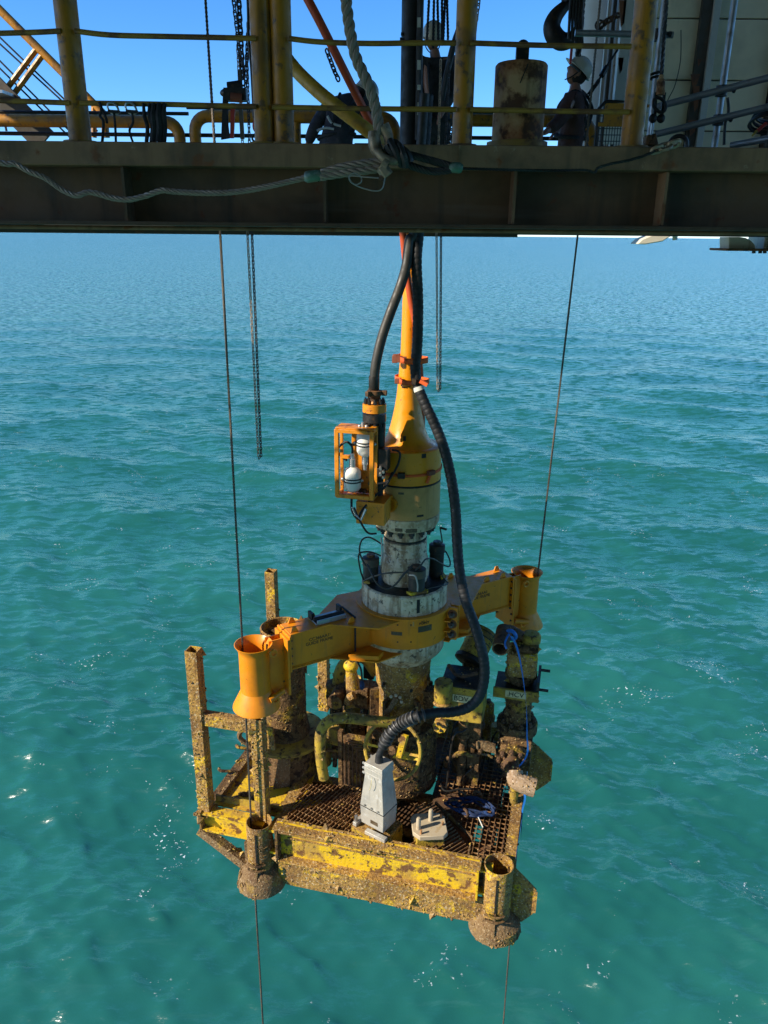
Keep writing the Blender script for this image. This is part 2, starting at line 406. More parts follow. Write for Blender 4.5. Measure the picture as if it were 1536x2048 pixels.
# ------------------------------------------------------------------ sea
import numpy as np
SEA = -17.0; RIP = 2.9
def sea_material():
    m = bpy.data.materials.new('sea_water'); m.use_nodes = True
    nt = m.node_tree; N = nt.nodes; L = nt.links; bs = N['Principled BSDF']
    tc = N.new('ShaderNodeTexCoord'); co = tc.outputs['Object']
    def nz(sc, det, rg, stretch=(1, 1, 1), rot=0.0, dist=0.0):
        mp = N.new('ShaderNodeMapping'); mp.inputs['Scale'].default_value = stretch; mp.inputs['Rotation'].default_value = (0, 0, rot); L.new(co, mp.inputs[0])
        t = N.new('ShaderNodeTexNoise'); t.inputs['Scale'].default_value = sc; t.inputs['Detail'].default_value = det; t.inputs['Roughness'].default_value = rg
        t.inputs['Distortion'].default_value = dist
        L.new(mp.outputs[0], t.inputs['Vector']); return t.outputs['Fac']
    def mr(src, lo, hi, a=0.0, b=1.0):
        q = N.new('ShaderNodeMapRange'); q.inputs[1].default_value = lo; q.inputs[2].default_value = hi; q.inputs[3].default_value = a; q.inputs[4].default_value = b
        L.new(src, q.inputs[0]); return q.outputs[0]
    def mul(a, b):
        q = N.new('ShaderNodeMath'); q.operation = 'MULTIPLY'; L.new(a, q.inputs[0]); L.new(b, q.inputs[1]); return q.outputs[0]
    mx = N.new('ShaderNodeMix'); mx.data_type = 'RGBA'; mx.inputs[6].default_value = (.013, .110, .086, 1); mx.inputs[7].default_value = (.019, .140, .110, 1)
    L.new(mr(nz(.10, 4, .6), .35, .65), mx.inputs[0])
    # foam flecks, painted in for sun glints too: small, clustered
    fleck = mul(mr(nz(9, 3, .6), .63, .68), mr(nz(.55, 3, .6), .60, .68))
    veil = mul(mr(nz(1.2, 6, .72, (.3, 1, 1), .3, 1.0), .55, .75, 0, .16), mr(nz(.22, 3, .6), .45, .7))
    f1 = N.new('ShaderNodeMix'); f1.data_type = 'RGBA'; L.new(veil, f1.inputs[0]); L.new(mx.outputs[2], f1.inputs[6]); f1.inputs[7].default_value = (.22, .48, .46, 1)
    f2 = N.new('ShaderNodeMix'); f2.data_type = 'RGBA'; L.new(fleck, f2.inputs[0]); L.new(f1.outputs[2], f2.inputs[6]); f2.inputs[7].default_value = (.75, .8, .78, 1)
    bs.inputs['Base Color'].default_value = (0, 0, 0, 1)
    bs.inputs['Roughness'].default_value = .225
    bs.inputs['IOR'].default_value = 1.333
    nrm = None
    for sc, det, st, di, rot, stt in ((.35, 4, 1.0, .14, .25, (.45, 1, 1)), (2.4, 5, .7, .04, -.2, (.5, 1, 1))):
        bp = N.new('ShaderNodeBump'); bp.inputs['Strength'].default_value = st; bp.inputs['Distance'].default_value = di
        L.new(nz(sc, det, .58, stt, rot, .4), bp.inputs['Height'])
        if nrm: L.new(nrm, bp.inputs['Normal'])
        nrm = bp.outputs[0]
    # wind ripple slopes, which keep their steepness however far away they are
    mp = N.new('ShaderNodeMapping'); mp.inputs['Scale'].default_value = (.36, 1, 1); mp.inputs['Rotation'].default_value = (0, 0, .12); L.new(co, mp.inputs[0])
    rp = N.new('ShaderNodeTexNoise'); rp.inputs['Scale'].default_value = 1.9; rp.inputs['Detail'].default_value = 7; rp.inputs['Roughness'].default_value = .72; L.new(mp.outputs[0], rp.inputs['Vector'])
    v1 = N.new('ShaderNodeVectorMath'); v1.operation = 'SUBTRACT'; L.new(rp.outputs['Color'], v1.inputs[0]); v1.inputs[1].default_value = (.5, .5, .5)
    v2 = N.new('ShaderNodeVectorMath'); v2.operation = 'MULTIPLY'; L.new(v1.outputs[0], v2.inputs[0]); v2.inputs[1].default_value = (RIP * .8, RIP, 0)
    v3 = N.new('ShaderNodeVectorMath'); v3.operation = 'ADD'; L.new(v2.outputs[0], v3.inputs[0]); L.new(nrm, v3.inputs[1])
    v4 = N.new('ShaderNodeVectorMath'); v4.operation = 'NORMALIZE'; L.new(v3.outputs[0], v4.inputs[0])
    L.new(v4.outputs[0], bs.inputs['Normal'])
    # light scattered back from within the water hardly follows the ripples
    gn = N.new('ShaderNodeNewGeometry')
    g1 = N.new('ShaderNodeVectorMath'); g1.operation = 'SCALE'; L.new(gn.outputs['Normal'], g1.inputs[0]); g1.inputs['Scale'].default_value = .3
    g2 = N.new('ShaderNodeVectorMath'); g2.operation = 'ADD'; L.new(g1.outputs[0], g2.inputs[0]); g2.inputs[1].default_value = (0, 0, .7)
    g3 = N.new('ShaderNodeVectorMath'); g3.operation = 'NORMALIZE'; L.new(g2.outputs[0], g3.inputs[0])
    fz_ = N.new('ShaderNodeFresnel'); fz_.inputs['IOR'].default_value = 1.333
    fm = N.new('ShaderNodeMix'); fm.data_type = 'RGBA'; L.new(mr(fz_.outputs[0], 0, 1, 0, .42), fm.inputs[0]); L.new(f2.outputs[2], fm.inputs[6]); fm.inputs[7].default_value = (0, 0, 0, 1)   # light lost to reflection
    df = N.new('ShaderNodeBsdfDiffuse'); L.new(fm.outputs[2], df.inputs['Color']); L.new(g3.outputs[0], df.inputs['Normal'])
    ad = N.new('ShaderNodeAddShader'); L.new(df.outputs[0], ad.inputs[0]); L.new(bs.outputs[0], ad.inputs[1])
    L.new(ad.outputs[0], N['Material Output'].inputs['Surface'])
    return m
def build_sea():
    az = np.concatenate([np.linspace(-.92, .92, 560), np.linspace(.92, 2 * math.pi - .92, 90)[1:-1]])
    vv = np.linspace(0, 1, 520)
    # rings equally spaced on screen: depression angles from 62 deg to a hair under the horizon
    dep = np.radians(62) * (1 - vv) + np.radians(.09) * vv
    r = np.concatenate([[0.01, 3, 6], 17.0 / np.tan(dep), [16000, 30000, 55000]])
    A, Rr = np.meshgrid(az, r)
    X = Rr * np.sin(A); Y = Rr * np.cos(A)
    dr = np.gradient(r)[:, None] * np.ones_like(A)
    dang = np.gradient(az)[None, :] * Rr
    sp = np.maximum(np.abs(dr), np.abs(dang))
    rs = np.random.RandomState(11)
    Z = np.zeros_like(X); DX = np.zeros_like(X); DY = np.zeros_like(X)
    NW = 110
    lam = np.exp(np.linspace(math.log(.5), math.log(16), NW))
    for l in lam:
        k = 2 * math.pi / l
        th = rs.normal(math.radians(252), .55 if l > 3 else .8)       # waves run away from the wind
        a = .0062 * l ** .95 * (0.55 if l > 9 else .75 if l > 1.6 else 1.25) * rs.uniform(.6, 1.3)
        ph = rs.uniform(0, 6.28); cx, sy = math.cos(th), math.sin(th)
        # long-crested groups: slow modulation keeps it from looking regular
        w = np.clip((l / sp - 3.0) / 3.0, 0, 1)
        p = k * (X * cx + Y * sy) + ph + .9 * np.sin(X * .37 / l + ph * 3) + .8 * np.sin(Y * .29 / l + ph * 5)
        Z += a * w * np.sin(p)
        DX += -cx * a * w * np.cos(p) * -.55; DY += -sy * a * w * np.cos(p) * -.55
    X = X + DX; Y = Y + DY; Z = Z + SEA
    nr, nc = A.shape
    co = np.stack([X, Y, Z], -1).reshape(-1, 3).astype(np.float32)
    i, j = np.meshgrid(np.arange(nr - 1), np.arange(nc), indexing='ij')
    j2 = (j + 1) % nc
    q = np.stack([i * nc + j, i * nc + j2, (i + 1) * nc + j2, (i + 1) * nc + j], -1).reshape(-1, 4)
    me = bpy.data.meshes.new('sea'); me.vertices.add(len(co)); me.vertices.foreach_set('co', co.ravel())
    me.loops.add(q.size); me.loops.foreach_set('vertex_index', q.ravel().astype(np.int32))
    me.polygons.add(len(q)); me.polygons.foreach_set('loop_start', np.arange(0, q.size, 4, dtype=np.int32)); me.polygons.foreach_set('loop_total', np.full(len(q), 4, dtype=np.int32))
    me.update(calc_edges=True); me.validate()
    me.polygons.foreach_set('use_smooth', np.ones(len(q), dtype=bool))
    me.materials.append(sea_material())
    o = bpy.data.objects.new('sea', me); COL.objects.link(o); o['kind'] = 'structure'
build_sea()

# ------------------------------------------------------------------ vessel decks
YB = 5.0
ZB_T = px(768, 288, YB).z; ZB_E = px(768, 336, YB).z; ZB_B = px(768, 447, YB).z
DECK = .115
def structure(name, b, m, bev=0, label=None):
    o = solo(name, b, M[m], label, None, bev=bev, kind='structure'); return o
b = B(); HX0, HX1, HY0, HY1 = -1.75, 2.38, 6.85, 9.02
for x0, x1, y0, y1 in ((-8, -5.35, 5.62, 10.6), (-5.35, -3.25, 6.45, 10.6), (-3.25, HX0, 5.62, 6.2), (-3.25, HX0, 7.6, 10.6), (-7.3, -5.0, 3.4, 5.0), (HX1, 8.5, 5.25, 10.6), (HX0, HX1, 5.25, HY0), (HX0, HX1, HY1, 10.6)):  # left wing and extra openings, out of view, added to shape the sunlight
    b.box(((x0 + x1) / 2, (y0 + y1) / 2, DECK - .03), (x1 - x0, y1 - y0, .06))
structure('moonpool_deck', b, 'deck')
b = B()
for x0, x1, y0, y1 in ((-8, 8.5, -5.9, 4.2), (-5.5, 8.5, 4.2, 5.7), (-8, 8.5, 5.7, 8.8), (-1.5, 2.6, 8.8, 11.6)):  # unseen slab added for shade; its slot and far strip steer the sun
    b.box(((x0 + x1) / 2, (y0 + y1) / 2, 3.56), (x1 - x0, y1 - y0, .12))
structure('upper_shade_deck', b, 'deck')
b = B().box((.25, -1.1, -1.75), (16.5, 3.8, .12)); structure('lower_deck', b, 'deck')
b = B().box((.25, -3.1, .8), (16.5, .12, 5.4)); structure('rear_shade_bulkhead', b, 'wall')  # unseen wall, added behind the camera to darken the ambient light
# deck edge beam
t = thing('deck_edge_beam', 'dark grimy steel deck edge beam with web stiffeners spanning the whole opening', 'beam', (0, YB, ZB_B))
b = B().box((.25, YB + .31, (ZB_T + ZB_E) / 2), (16.5, .62, ZB_T - ZB_E)); part('edge_plate', b, M['beam_edge'], t, bev=.006)
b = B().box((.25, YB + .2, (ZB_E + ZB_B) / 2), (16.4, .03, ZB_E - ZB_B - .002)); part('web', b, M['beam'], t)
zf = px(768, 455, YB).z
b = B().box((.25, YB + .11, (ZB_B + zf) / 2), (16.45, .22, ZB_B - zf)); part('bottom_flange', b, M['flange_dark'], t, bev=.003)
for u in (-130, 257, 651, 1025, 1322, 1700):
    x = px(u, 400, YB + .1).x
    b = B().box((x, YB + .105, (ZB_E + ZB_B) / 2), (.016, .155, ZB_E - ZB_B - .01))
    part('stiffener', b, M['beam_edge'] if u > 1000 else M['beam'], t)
b = B().box((px(918, 310, YB).x, YB - .003, (ZB_T + ZB_E) / 2), (.006, .008, ZB_T - ZB_E - .006)); part('weld_seam', b, M['beam_edge'], t)
# service pipes and angle bars under the deck
for i, (y, z, r) in enumerate(((5.75, .036, .014), (6.1, .036, .012), (9.3, .05, .014))):
    solo('service_pipe', B().tube([(-8, y, z), (-2.4 + i * 2, y, z - .004), (8.2, y, z)], r, 8), M['beam_edge' if i == 0 else 'flange_dark'],
         ['pale service pipe under the deck just behind the edge beam', 'thinner grimy pipe running under the deck behind the pale pipe', 'grimy pipe under the far lip of the moonpool'][i], 'pipe')
b = B().box((0, 10.57, .066), (16, .06, .094)); xa_, xb_ = -8.0, px(1035, 465, 10.57).x; b.box(((xa_ + xb_) / 2, 10.57, .025), (xb_ - xa_, .05, .074)); solo('deck_lip', b, M['deck'], 'dark steel angle along the far lip of the moonpool deck', 'beam')
# pieces under the deck on the right
t = thing('fairlead_arm', 'pale rounded steel arm with rust stain hanging under the deck', 'bracket', px(1320, 480, 11.5))
a = [px(u, v, 11.3) for u, v in ((1275, 488), (1285, 478), (1305, 470), (1345, 462), (1346, 470), (1325, 483), (1290, 489))]
part('arm', B().prism(a, (0, .35, 0)), M['hull_white'], t, bev=.012)
part('mount_block', B().box(px(1325, 463, 11.45), (.35, .3, .13)), M['hull_white'], t, bev=.01)
part('pin', B().cyl(px(1350, 466, 11.4), px(1350, 480, 11.4), .035, n=12), M['hull_white'], t)
t = thing('hull_bracket', 'white curved hull bracket with rusty flange under the deck', 'bracket', px(1490, 490, 10.6))
a = [px(u, v, 10.5) for u, v in ((1458, 474), (1458, 499), (1512, 499), (1510, 490), (1503, 482), (1492, 476), (1480, 474))]
part('curved_plate', B().prism(a, (0, .3, 0)), M['hull_white'], t, bev=.006)
part('side_block', B().box(px(1580, 485, 10.8), (.9, .5, .2)), M['hull_white'], t, bev=.01)
part('rusty_flange', B().box(px(1520, 499.5, 10.6), (1.1, .55, .028)), M['rust_patch'], t, bev=.005)
for u in (1508, 1521, 1530):
    part('bolt', B().hexbolt(px(u, 501, 10.5), (0, 0, -1), .025, .035), M['black_steel'], t)
t = thing('deck_girder', 'pale steel girder end under the deck beside the white bracket', 'beam', px(1510, 455, 7.2))
part('girder_block', B().box(px(1530, 456, 7.4), (.45, .5, .075)), M['hull_white'], t, bev=.006)
part('pad', B().cyl(px(1478, 459, 7.2), px(1478, 465, 7.2), .06, n=14), M['hull_white'], t)
a = [px(1300, 452, 6.5), px(1536, 449, 6.5), px(1560, 453, 6.5), px(1300, 455, 6.5)]
part('angle_bar', B().prism(a, (0, .12, 0)), M['beam_edge'], t)

# ------------------------------------------------------------------ railing on the beam
t = thing('deck_railing', 'yellow pipe posts with thin bent rusty rails standing on the deck edge beam', 'railing', (0, YB + .1, ZB_T))
def vert(u, v, Y, z0, z1):
    p = px(u, v, Y); return (p.x, Y, z0), (p.x, Y, z1)
for u, v, w in ((152, 200, 36), (527, 200, 34), (566, 200, 34), (927, 200, 33), (1272, 200, 36)):
    p0, p1 = vert(u, v, YB + .12, ZB_T, 3.5)
    r = w / 2 * (YB * 1.12) / F_PX
    o = part('post', B().cyl(p0, p1, r, n=20), M['rail'], t)
    part('base_collar', B().cyl((p0[0], p0[1], ZB_T), (p0[0], p0[1], ZB_T + .012), r * 1.5, n=20), M['rail_thin'], o)
YR = YB + .06
for pts in ([(-60, 68), (60, 65), (122, 62)], [(150, 62), (220, 70), (330, 73), (430, 75), (512, 77)], [(578, 77), (640, 84), (740, 87), (830, 86), (912, 86)], [(940, 86), (1100, 91), (1262, 93)],
            [(-60, 199), (60, 203), (140, 206)], [(160, 206), (300, 208), (420, 211), (512, 213)], [(544, 214), (700, 217), (912, 219)], [(940, 219), (1100, 222), (1258, 224)]):
    part('rail', B().tube(spl([px(u, v, YR) for u, v in pts], 5), .0145, 8), M['rail_thin'], t)

# yellow barriers behind the moonpool
def barrier(label, pts, Y, r):
    solo('tube_barrier', B().tube(spl([px(u, v, Y) for u, v in pts[1:-1]], 6), r, 12), M['rail'], label, 'barrier', group='tube barriers behind the moonpool')
def bar2(label, left, right, v, Y, r=.068, bl=True, br=True, legs=()):
    t = thing('tube_barrier', label, 'barrier', (px((left + right) / 2, v, Y).x, Y, DECK))
    a, c = px(left, v, Y), px(right, v, Y); q = .16; z = a.z; pts = []
    if bl: pts += [V((a.x, Y, DECK)), V((a.x, Y, z - q))] + [V((a.x + q - q * math.cos(k * PI / 12), Y, z - q + q * math.sin(k * PI / 12))) for k in range(1, 6)]
    pts += [V((a.x + (q if bl else 0), Y, z)), V((c.x - (q if br else 0), Y, z))]
    if br: pts += [V((c.x - q + q * math.sin(k * PI / 12), Y, z - q + q * math.cos(k * PI / 12))) for k in range(1, 6)] + [V((c.x, Y, z - q)), V((c.x, Y, DECK))]
    part('bent_tube', B().tube(pts, r, 14), M['rail'], t)
    for u in legs:
        x = px(u, v, Y).x; part('leg', B().cyl((x, Y, DECK), (x, Y, z - r * .8), r * .8, n=12), M['rail'], t)
    zz = px(768, 273, Y).z
    part('lower_rail', B().tube([(a.x - .1, Y + .05, zz), (c.x + .1, Y + .05, zz)], .022, 8), M['black_steel'], t)
    part('upper_bar', B().tube([(a.x - .1, Y + .09, z + .1), (c.x + .1, Y + .09, z + .1)], .02, 8), M['black_steel'], t)
bar2('yellow bent tube barrier running up to the foot of the stairs', -200, 357, 239, 9.9, bl=False)
bar2('yellow bent tube barrier with extra leg behind the crouching worker', 388, 790, 232, 9.9, legs=(592,))
bar2('yellow tube barrier behind the rusty cylinder and the mesh gate', 880, 1185, 240, 9.9, bl=False)

# ------------------------------------------------------------------ stairs at the left
t = thing('stair_flight', 'steel stair flight with yellow handrail coming down to the deck', 'stairs', (-4.6, 10.8, DECK))
YS = 10.9
part('handrail', B().tube([px(-90, -70, YS), px(0, 20, YS), px(180, 200, YS), px(208, 228, YS), px(212, 275, YS)], .05, 10), M['rail'], t)
for k, (a, c) in enumerate((((0, 75), (130, 200)), ((0, 88), (122, 200)), ((0, 122), (152, 275)), ((0, 137), (140, 275)))):
    d = (c[0] - a[0], c[1] - a[1])
    p = (a[0] - d[0] * .4, a[1] - d[1] * .4); e = (c[0] + d[0] * .5, c[1] + d[1] * .5)
    e = (min(e[0], 210), a[1] + (min(e[0], 210) - a[0]) * d[1] / d[0])
    part('infill_cable', B().tube([px(*p, YS + .05), px(*e, YS + .05)], .011, 6), M['black_steel'], t)
for a, c in (((72, 100), (10, 182)), ((84, 112), (22, 196)), ((188, 208), (188, 275))):
    part('rail_post', B().tube([px(*a, YS), px(*c, YS)], .036, 8), M['rail'], t)
part('stringer', B().bar(px(-60, 130, YS - .1), px(90, 282, YS - .1), .05, .32), M['deck'], t)
for a, c in (((-8, 183), (16, 196)), ((40, 230), (72, 242))):
    q = px((a[0] + c[0]) / 2, (a[1] + c[1]) / 2, YS - .2); part('tread', B().box(q, (.24, .5, .035)), M['steel'], t)
p = px(5, 262, YS - .3)
solo('lifting_loop', B().tube([p + V((math.cos(a) * .05, 0, math.sin(a) * .11)) for a in [PI * k / 8 for k in range(9)]], .015, 6), M['black_steel'], 'small black steel loop beside the stair foot', 'loop')

# ------------------------------------------------------------------ wall and gear on the right
YW = 9.7
t = thing('panel_wall', 'beige steel panel wall with dark ribs and rust streaks', 'wall', (6, YW, DECK))
xs = [px(u, 140, YW).x for u in (1252, 1392, 1420, 1545, 1700)]
zs = [DECK, px(1450, 262, YW).z, px(1450, 160, YW).z, px(1450, 36, YW).z, 3.4]
for i in range(len(zs) - 1):
    for x0, x1 in ((xs[0], xs[1]), (xs[2], xs[3]), (xs[3] + .12, xs[4])):
        part('wall_panel', B().box(((x0 + x1) / 2, YW + .05, (zs[i] + zs[i + 1]) / 2), (x1 - x0 - .008, .04, zs[i + 1] - zs[i] - .012)), M['wall'], t, bev=.006)
part('backing_sheet', B().box(((xs[0] + xs[4]) / 2, YW + .12, 1.75), (xs[4] - xs[0], .04, 3.3)), M['rust_patch'], t)
part('dark_rib', B().box(((xs[1] + xs[2]) / 2 - .05, YW + .02, 1.75), (.11, .1, 3.3)), M['deck'], t)
part('pale_rib', B().box((xs[2] - .03, YW + .0, 1.75), (.075, .12, 3.3)), M['wall_rib'], t, bev=.004)
part('end_rib', B().box((xs[3] + .06, YW + .0, 1.75), (.1, .14, 3.3)), M['deck'], t)
part('edge_rib', B().box((xs[0] - .06, YW - .02, 1.75), (.11, .1, 3.3)), M['wall_rib'], t, bev=.004)
for u, v0, v1, w in ((1391, 148, 172, .05), (1393, 172, 220, .035), (1386, 240, 268, .05), (1242, 115, 145, .03), (1246, 0, 50, .04), (1400, 118, 128, .02)):
    a, c = px(u, v0, YW - .07), px(u, v1, YW - .07)
    part('rust_scab', B().prism([a + V((-w, 0, 0)), a + V((w, 0, .0)), c + V((w * .3, 0, .02)), c + V((-w * .5, 0, -.02))], (0, .012, 0)), M['rust_patch'], t)
t = thing('white_column', 'pale smooth steel column rising beside the beige panel wall', 'column', px(1198, 262, 11.2))
a = px(1190, 140, 11.2)
part('shaft', B().cyl((a.x + .12, 11.5, DECK), (a.x + .12, 11.5, 3.45), .36, n=28), M['tank'], t)
for k, u in enumerate((1207, 1217, 1226, 1236)):
    x = px(u, 140, 10.6).x
    part('conduit', B().box((x, 10.6 - .02 * k, 1.75), (.035, .05, 3.35)), M['wall_rib' if k % 2 == 0 else 'deck'], t)
tg = thing('mesh_gate', 'yellow framed wire mesh gate with a notice behind it', 'gate', px(1225, 270, 8.3))
YG = 8.3
z1 = px(1225, 203, YG).z; xa, xb = px(1196, 240, YG).x, px(1262, 240, YG).x
part('frame', B().tube([(xa, YG, DECK), (xa, YG, z1 - .06), (xa + .06, YG, z1), (xb, YG, z1), (xb, YG, DECK)], .02, 8), M['black_steel'], tg)
part('top_panel', B().box(((xa + xb) / 2 + .02, YG, z1 - .10), (xb - xa - .07, .012, .17)), M['rail'], tg)
part('mid_bar', B().box(((xa + xb) / 2, YG - .005, z1 - .2), (xb - xa, .03, .035)), M['rail'], tg)
b = B()
for k in range(12):
    x = xa + (xb - xa) * (k + .5) / 12; b.cyl((x, YG, .5), (x, YG, z1 - .2), .004, n=4)
for k in range(12):
    z = .55 + k * .055; b.cyl((xa, YG + .006, z), (xb, YG + .006, z), .004, n=4)
part('wire_mesh', b, M['mesh_wire'], tg, kind='stuff')
t = thing('notice_board', 'pale notice board with yellow stripe on the panel wall behind the corner post', 'sign', px(1292, 212, 9.3))
a = px(1292, 208, 9.3); part('board', B().box(a, (.13, .02, .16)), M['paper'], t); part('stripe', B().box(a + V((0, -.013, -.02)), (.11, .004, .03)), M['rail'], t)
part('stay', B().bar(a + V((0, .01, 0)), V((a.x, YW + .03, a.z)), .03, .03), M['deck'], t)
a = px(1228, 262, 9.2); t = thing('notice_sheet', 'grey white notice sheet behind the mesh gate', 'sign', a)
part('sheet', B().box(a, (.22, .015, .26)), M['paper'], t)
part('stand', B().cyl((a.x, 9.22, DECK), (a.x, 9.22, a.z), .015, n=8), M['black_steel'], t)

# scaffold
def tube_px(p, q, Yp, Yq, r, m, n=10): return B().cyl(px(*p, Yp), px(*q, Yq), r, n=n), M[m]
YC = 6.3
t = thing('scaffold', 'galvanised scaffold tubes with clamps beside the beige panel wall', 'scaffolding', px(1440, 285, YC))
def vtube(u, v, Y, r):
    p = px(u, v, Y); return B().cyl((p.x, Y, DECK), (p.x, Y, 3.45), r, n=12)
part('standard', vtube(1314, 140, YC, .024), M['scaff'], t)
part('standard', vtube(1450, 140, YC + .1, .024), M['scaff'], t)
for p, q in (((1300, 217), (1600, 139)), ((1310, 269), (1600, 198)), ((1462, 291), (1600, 266))):
    part('sloping_ledger', B().cyl(px(*p, YC + .16), px(*q, YC - .2), .024, n=12), M['scaff'], t)
part('transom', B().cyl(px(1150, 66, YC + .05), px(1346, 70, YC + .05), .022, n=12), M['scaff'], t)
for u, v in ((1446, 182), (1440, 240), (1318, 70)):
    c = px(u, v, YC + .04)
    o = part('clamp', B().cyl(c + V((-.01, 0, -.035)), c + V((-.01, 0, .035)), .042, n=10), M['black_steel'], t)
    part('clamp_bolt', B().cyl(c + V((.0, -.02, 0)), c + V((.08, -.03, .005)), .011, n=6).hexbolt(c + V((.06, -.03, 0)), (1, 0, 0), .018, .015), M['black_steel'], o)
p = px(1452, 165, YC)
solo('lashing', B().tube(spl([px(1455, 195, YC), px(1457, 222, YC), px(1450, 250, YC), px(1448, 290, YC)], 5), .011, 6), M['black_steel'], 'dark lashing hanging from the scaffold clamp', 'rope')
# wire with turnbuckle beside the corner post
t = thing('tackle_wire', 'dark wire with shackle block hanging beside the scaffold tube', 'tackle', px(1312, 262, 6.0))
part('wire', B().rope([px(1336, -40, 6.0), px(1322, 160, 6.0)], .016, 3, .1, 5, .02), M['sling_dark'], t)
a, c = px(1322, 160, 6.0), px(1316, 232, 6.0)
part('socket', B().tube(spl([a + V((0, 0, .03)), a, px(1321, 180, 6), px(1320, 190, 6)], 4), [.018] * 4 + [.03] * 5 + [.034] * 4, 10), M['rust_white'], t)
for s in (-.03, .03):
    part('link_plate', B().bar(px(1320, 185, 6) + V((s, 0, 0)), px(1316, 236, 6) + V((s * .8, 0, 0)), .02, .018, (0, 1, 0)), M['black_steel'], t)
part('shackle_bow', B().torus(px(1319, 210, 5.98), (0, 1, 0), .035, .012, 18, 7, 1.5), M['black_steel'], t)
for u in (1306, 1322): part('sheave', B().sph(px(u, 237, 5.97), .03, (1, .6, 1)), M['black_steel'], t)
part('lower_wire', B().cyl(px(1305, 238, 6), px(1302, 270, 6), .008, n=6), M['steel'], t)
part('wedge', B().prism([px(1291, 291, 6), px(1294, 270, 6), px(1313, 266, 6), px(1318, 291, 6)], (0, .1, 0)), M['rust_steel'], t, bev=.008)
for k, pts in enumerate(([(1290, 155), (1310, 146), (1325, 143)], [(1286, 170), (1305, 155), (1324, 152)])):
    solo('cable_tail', B().tube(spl([px(u, v, 6.05) for u, v in pts], 5), .009, 6), M['black_steel'], ['upper short black cable tail tied to the tackle wire', 'lower short black cable tail tied to the tackle wire'][k], 'cable')
solo('signal_cable', B().tube(spl([px(u, v, 9.5) for u, v in ((1362, 60), (1361, 120), (1350, 170), (1338, 195), (1330, 212))], 6), .005, 5), M['black_steel'], 'thin cable dangling down the face of the panel wall', 'cable')
# coiled hose
t = thing('coiled_hose', 'coiled dark hose with red and brass end fitting by the wall', 'hose', px(1510, 262, 7.0))
c = px(1545, 236, 7.0)
for k in range(6):
    part('coil', B().torus(c + V((.01 * k, .02 * (k % 2), -.045 + .017 * k)), (.12, .3, 1), .17 - .006 * (k % 3), .011, 26, 6), M['black_steel'], t)
part('end_fitting', B().tube([px(1533, 246, 6.8), px(1515, 262, 6.8)], .014, 8), M['red'], t)
part('brass_nozzle', B().tube([px(1514, 262, 6.8), px(1504, 272, 6.8)], [.012, .006], 8), M['brass'], t)
part('hook_stay', B().cyl(c + V((0, 0, -.08)), V((c.x, 7.0, DECK)), .025, n=8), M['deck'], t)
# chains on the wall edge and padeye chain on the beam
t = thing('rigging_chain', 'rusty short chain with ring hung on the ribbed corner of the wall', 'chain', px(1225, 50, 10.2))
part('ring', B().torus(px(1199, 50, 10.2), (0, 1, .2), .045, .012, 18, 6), M['black_steel'], t)
part('links', B().chain([px(1206, 48, 10.2), px(1222, 38, 10.2), px(1240, 28, 10.3)], .075, .065, .014), M['rust_steel'], t)
part('plate', B().box(px(1245, 30, 10.28), (.05, .02, .3)), M['rust_patch'], t)
t = thing('padeye_chain', 'steel chain end and ring lying over the deck edge plate', 'chain', px(1345, 298, 4.98))
part('links', B().chain([px(1314, 299, 4.97), px(1332, 293, 4.975), px(1352, 287, 4.98)], .05, .045, .011), M['shackle'], t)
part('ring', B().torus(px(1356, 290, YB + .1), (.2, 1, .1), .05, .013, 18, 7), M['black_steel'], t)

# rusty cylinder standing on the beam
p = px(1034, 283, YB + .3); cx_, cy_ = p.x, YB + .3
t = thing('rusty_drum', 'rust stained white steel cylinder with lifting lug standing on the deck edge beam', 'cylinder', (cx_, cy_, ZB_T))
R_ = .157; zt0 = ZB_T; zt1 = px(1034, 117, cy_ - R_).z
part('barrel', B().lathe([(0, zt1), (R_ - .01, zt1), (R_, zt1 - .012), (R_, zt0 + .045)], 36, (cx_, cy_, 0)), M['rust_white'], t)
part('base_flange', B().lathe([(R_ + .001, zt0 + .05), (R_ + .03, zt0 + .045), (R_ + .03, zt0 + .001), (0, zt0 + .001)], 36, (cx_, cy_, 0)), M['rail_thin'], t)
lw = .038
part('lifting_lug', B().prism([V((cx_ + math.cos(a) * lw, cy_ - .02, zt1 + .09 + math.sin(a) * lw)) for a in [PI * k / 8 for k in range(9)]] + [V((cx_ - lw, cy_ - .02, zt1)), V((cx_ + lw, cy_ - .02, zt1))], (0, .04, 0)), M['black_steel'], t, bev=.004)
for u, v, w, h in ((1048, 147, .02, .09),):
    a = px(u, v, cy_ - R_ * .98); part('drip_scar', B().bar(a + V((-.02, -.002, -.05)), a + V((.02, -.002, .05)), .006, .006), M['black_steel'], t)

# crane hook
t = thing('crane_hook', 'big black crane hook hanging beside the tackle wires', 'hook', px(1130, 85, 7.4))
YH = 7.4
hp = [(1139, 4), (1128, 14), (1112, 32), (1104, 52), (1108, 70), (1122, 82), (1139, 80), (1152, 68), (1160, 50), (1164, 34)]
hr = [.035, .045, .06, .072, .078, .075, .062, .05, .034, .016]
P = spl([px(u, v, YH) for u, v in hp], 5); RR = []
for i in range(len(hr) - 1): RR += [hr[i] + (hr[i + 1] - hr[i]) * j / 5 for j in range(5)]
part('hook_body', B().tube(P, RR + [hr[-1]], 12), M['black_steel'], t)
a = px(1140, 0, YH)
part('shank', B().cyl(a + V((0, 0, -.06)), V((a.x, YH, 3.5)), .04, n=12), M['black_steel'], t)
part('swivel_nut', B().cyl(a + V((0, 0, -.02)), a + V((0, 0, .06)), .07, n=6), M['black_steel'], t)
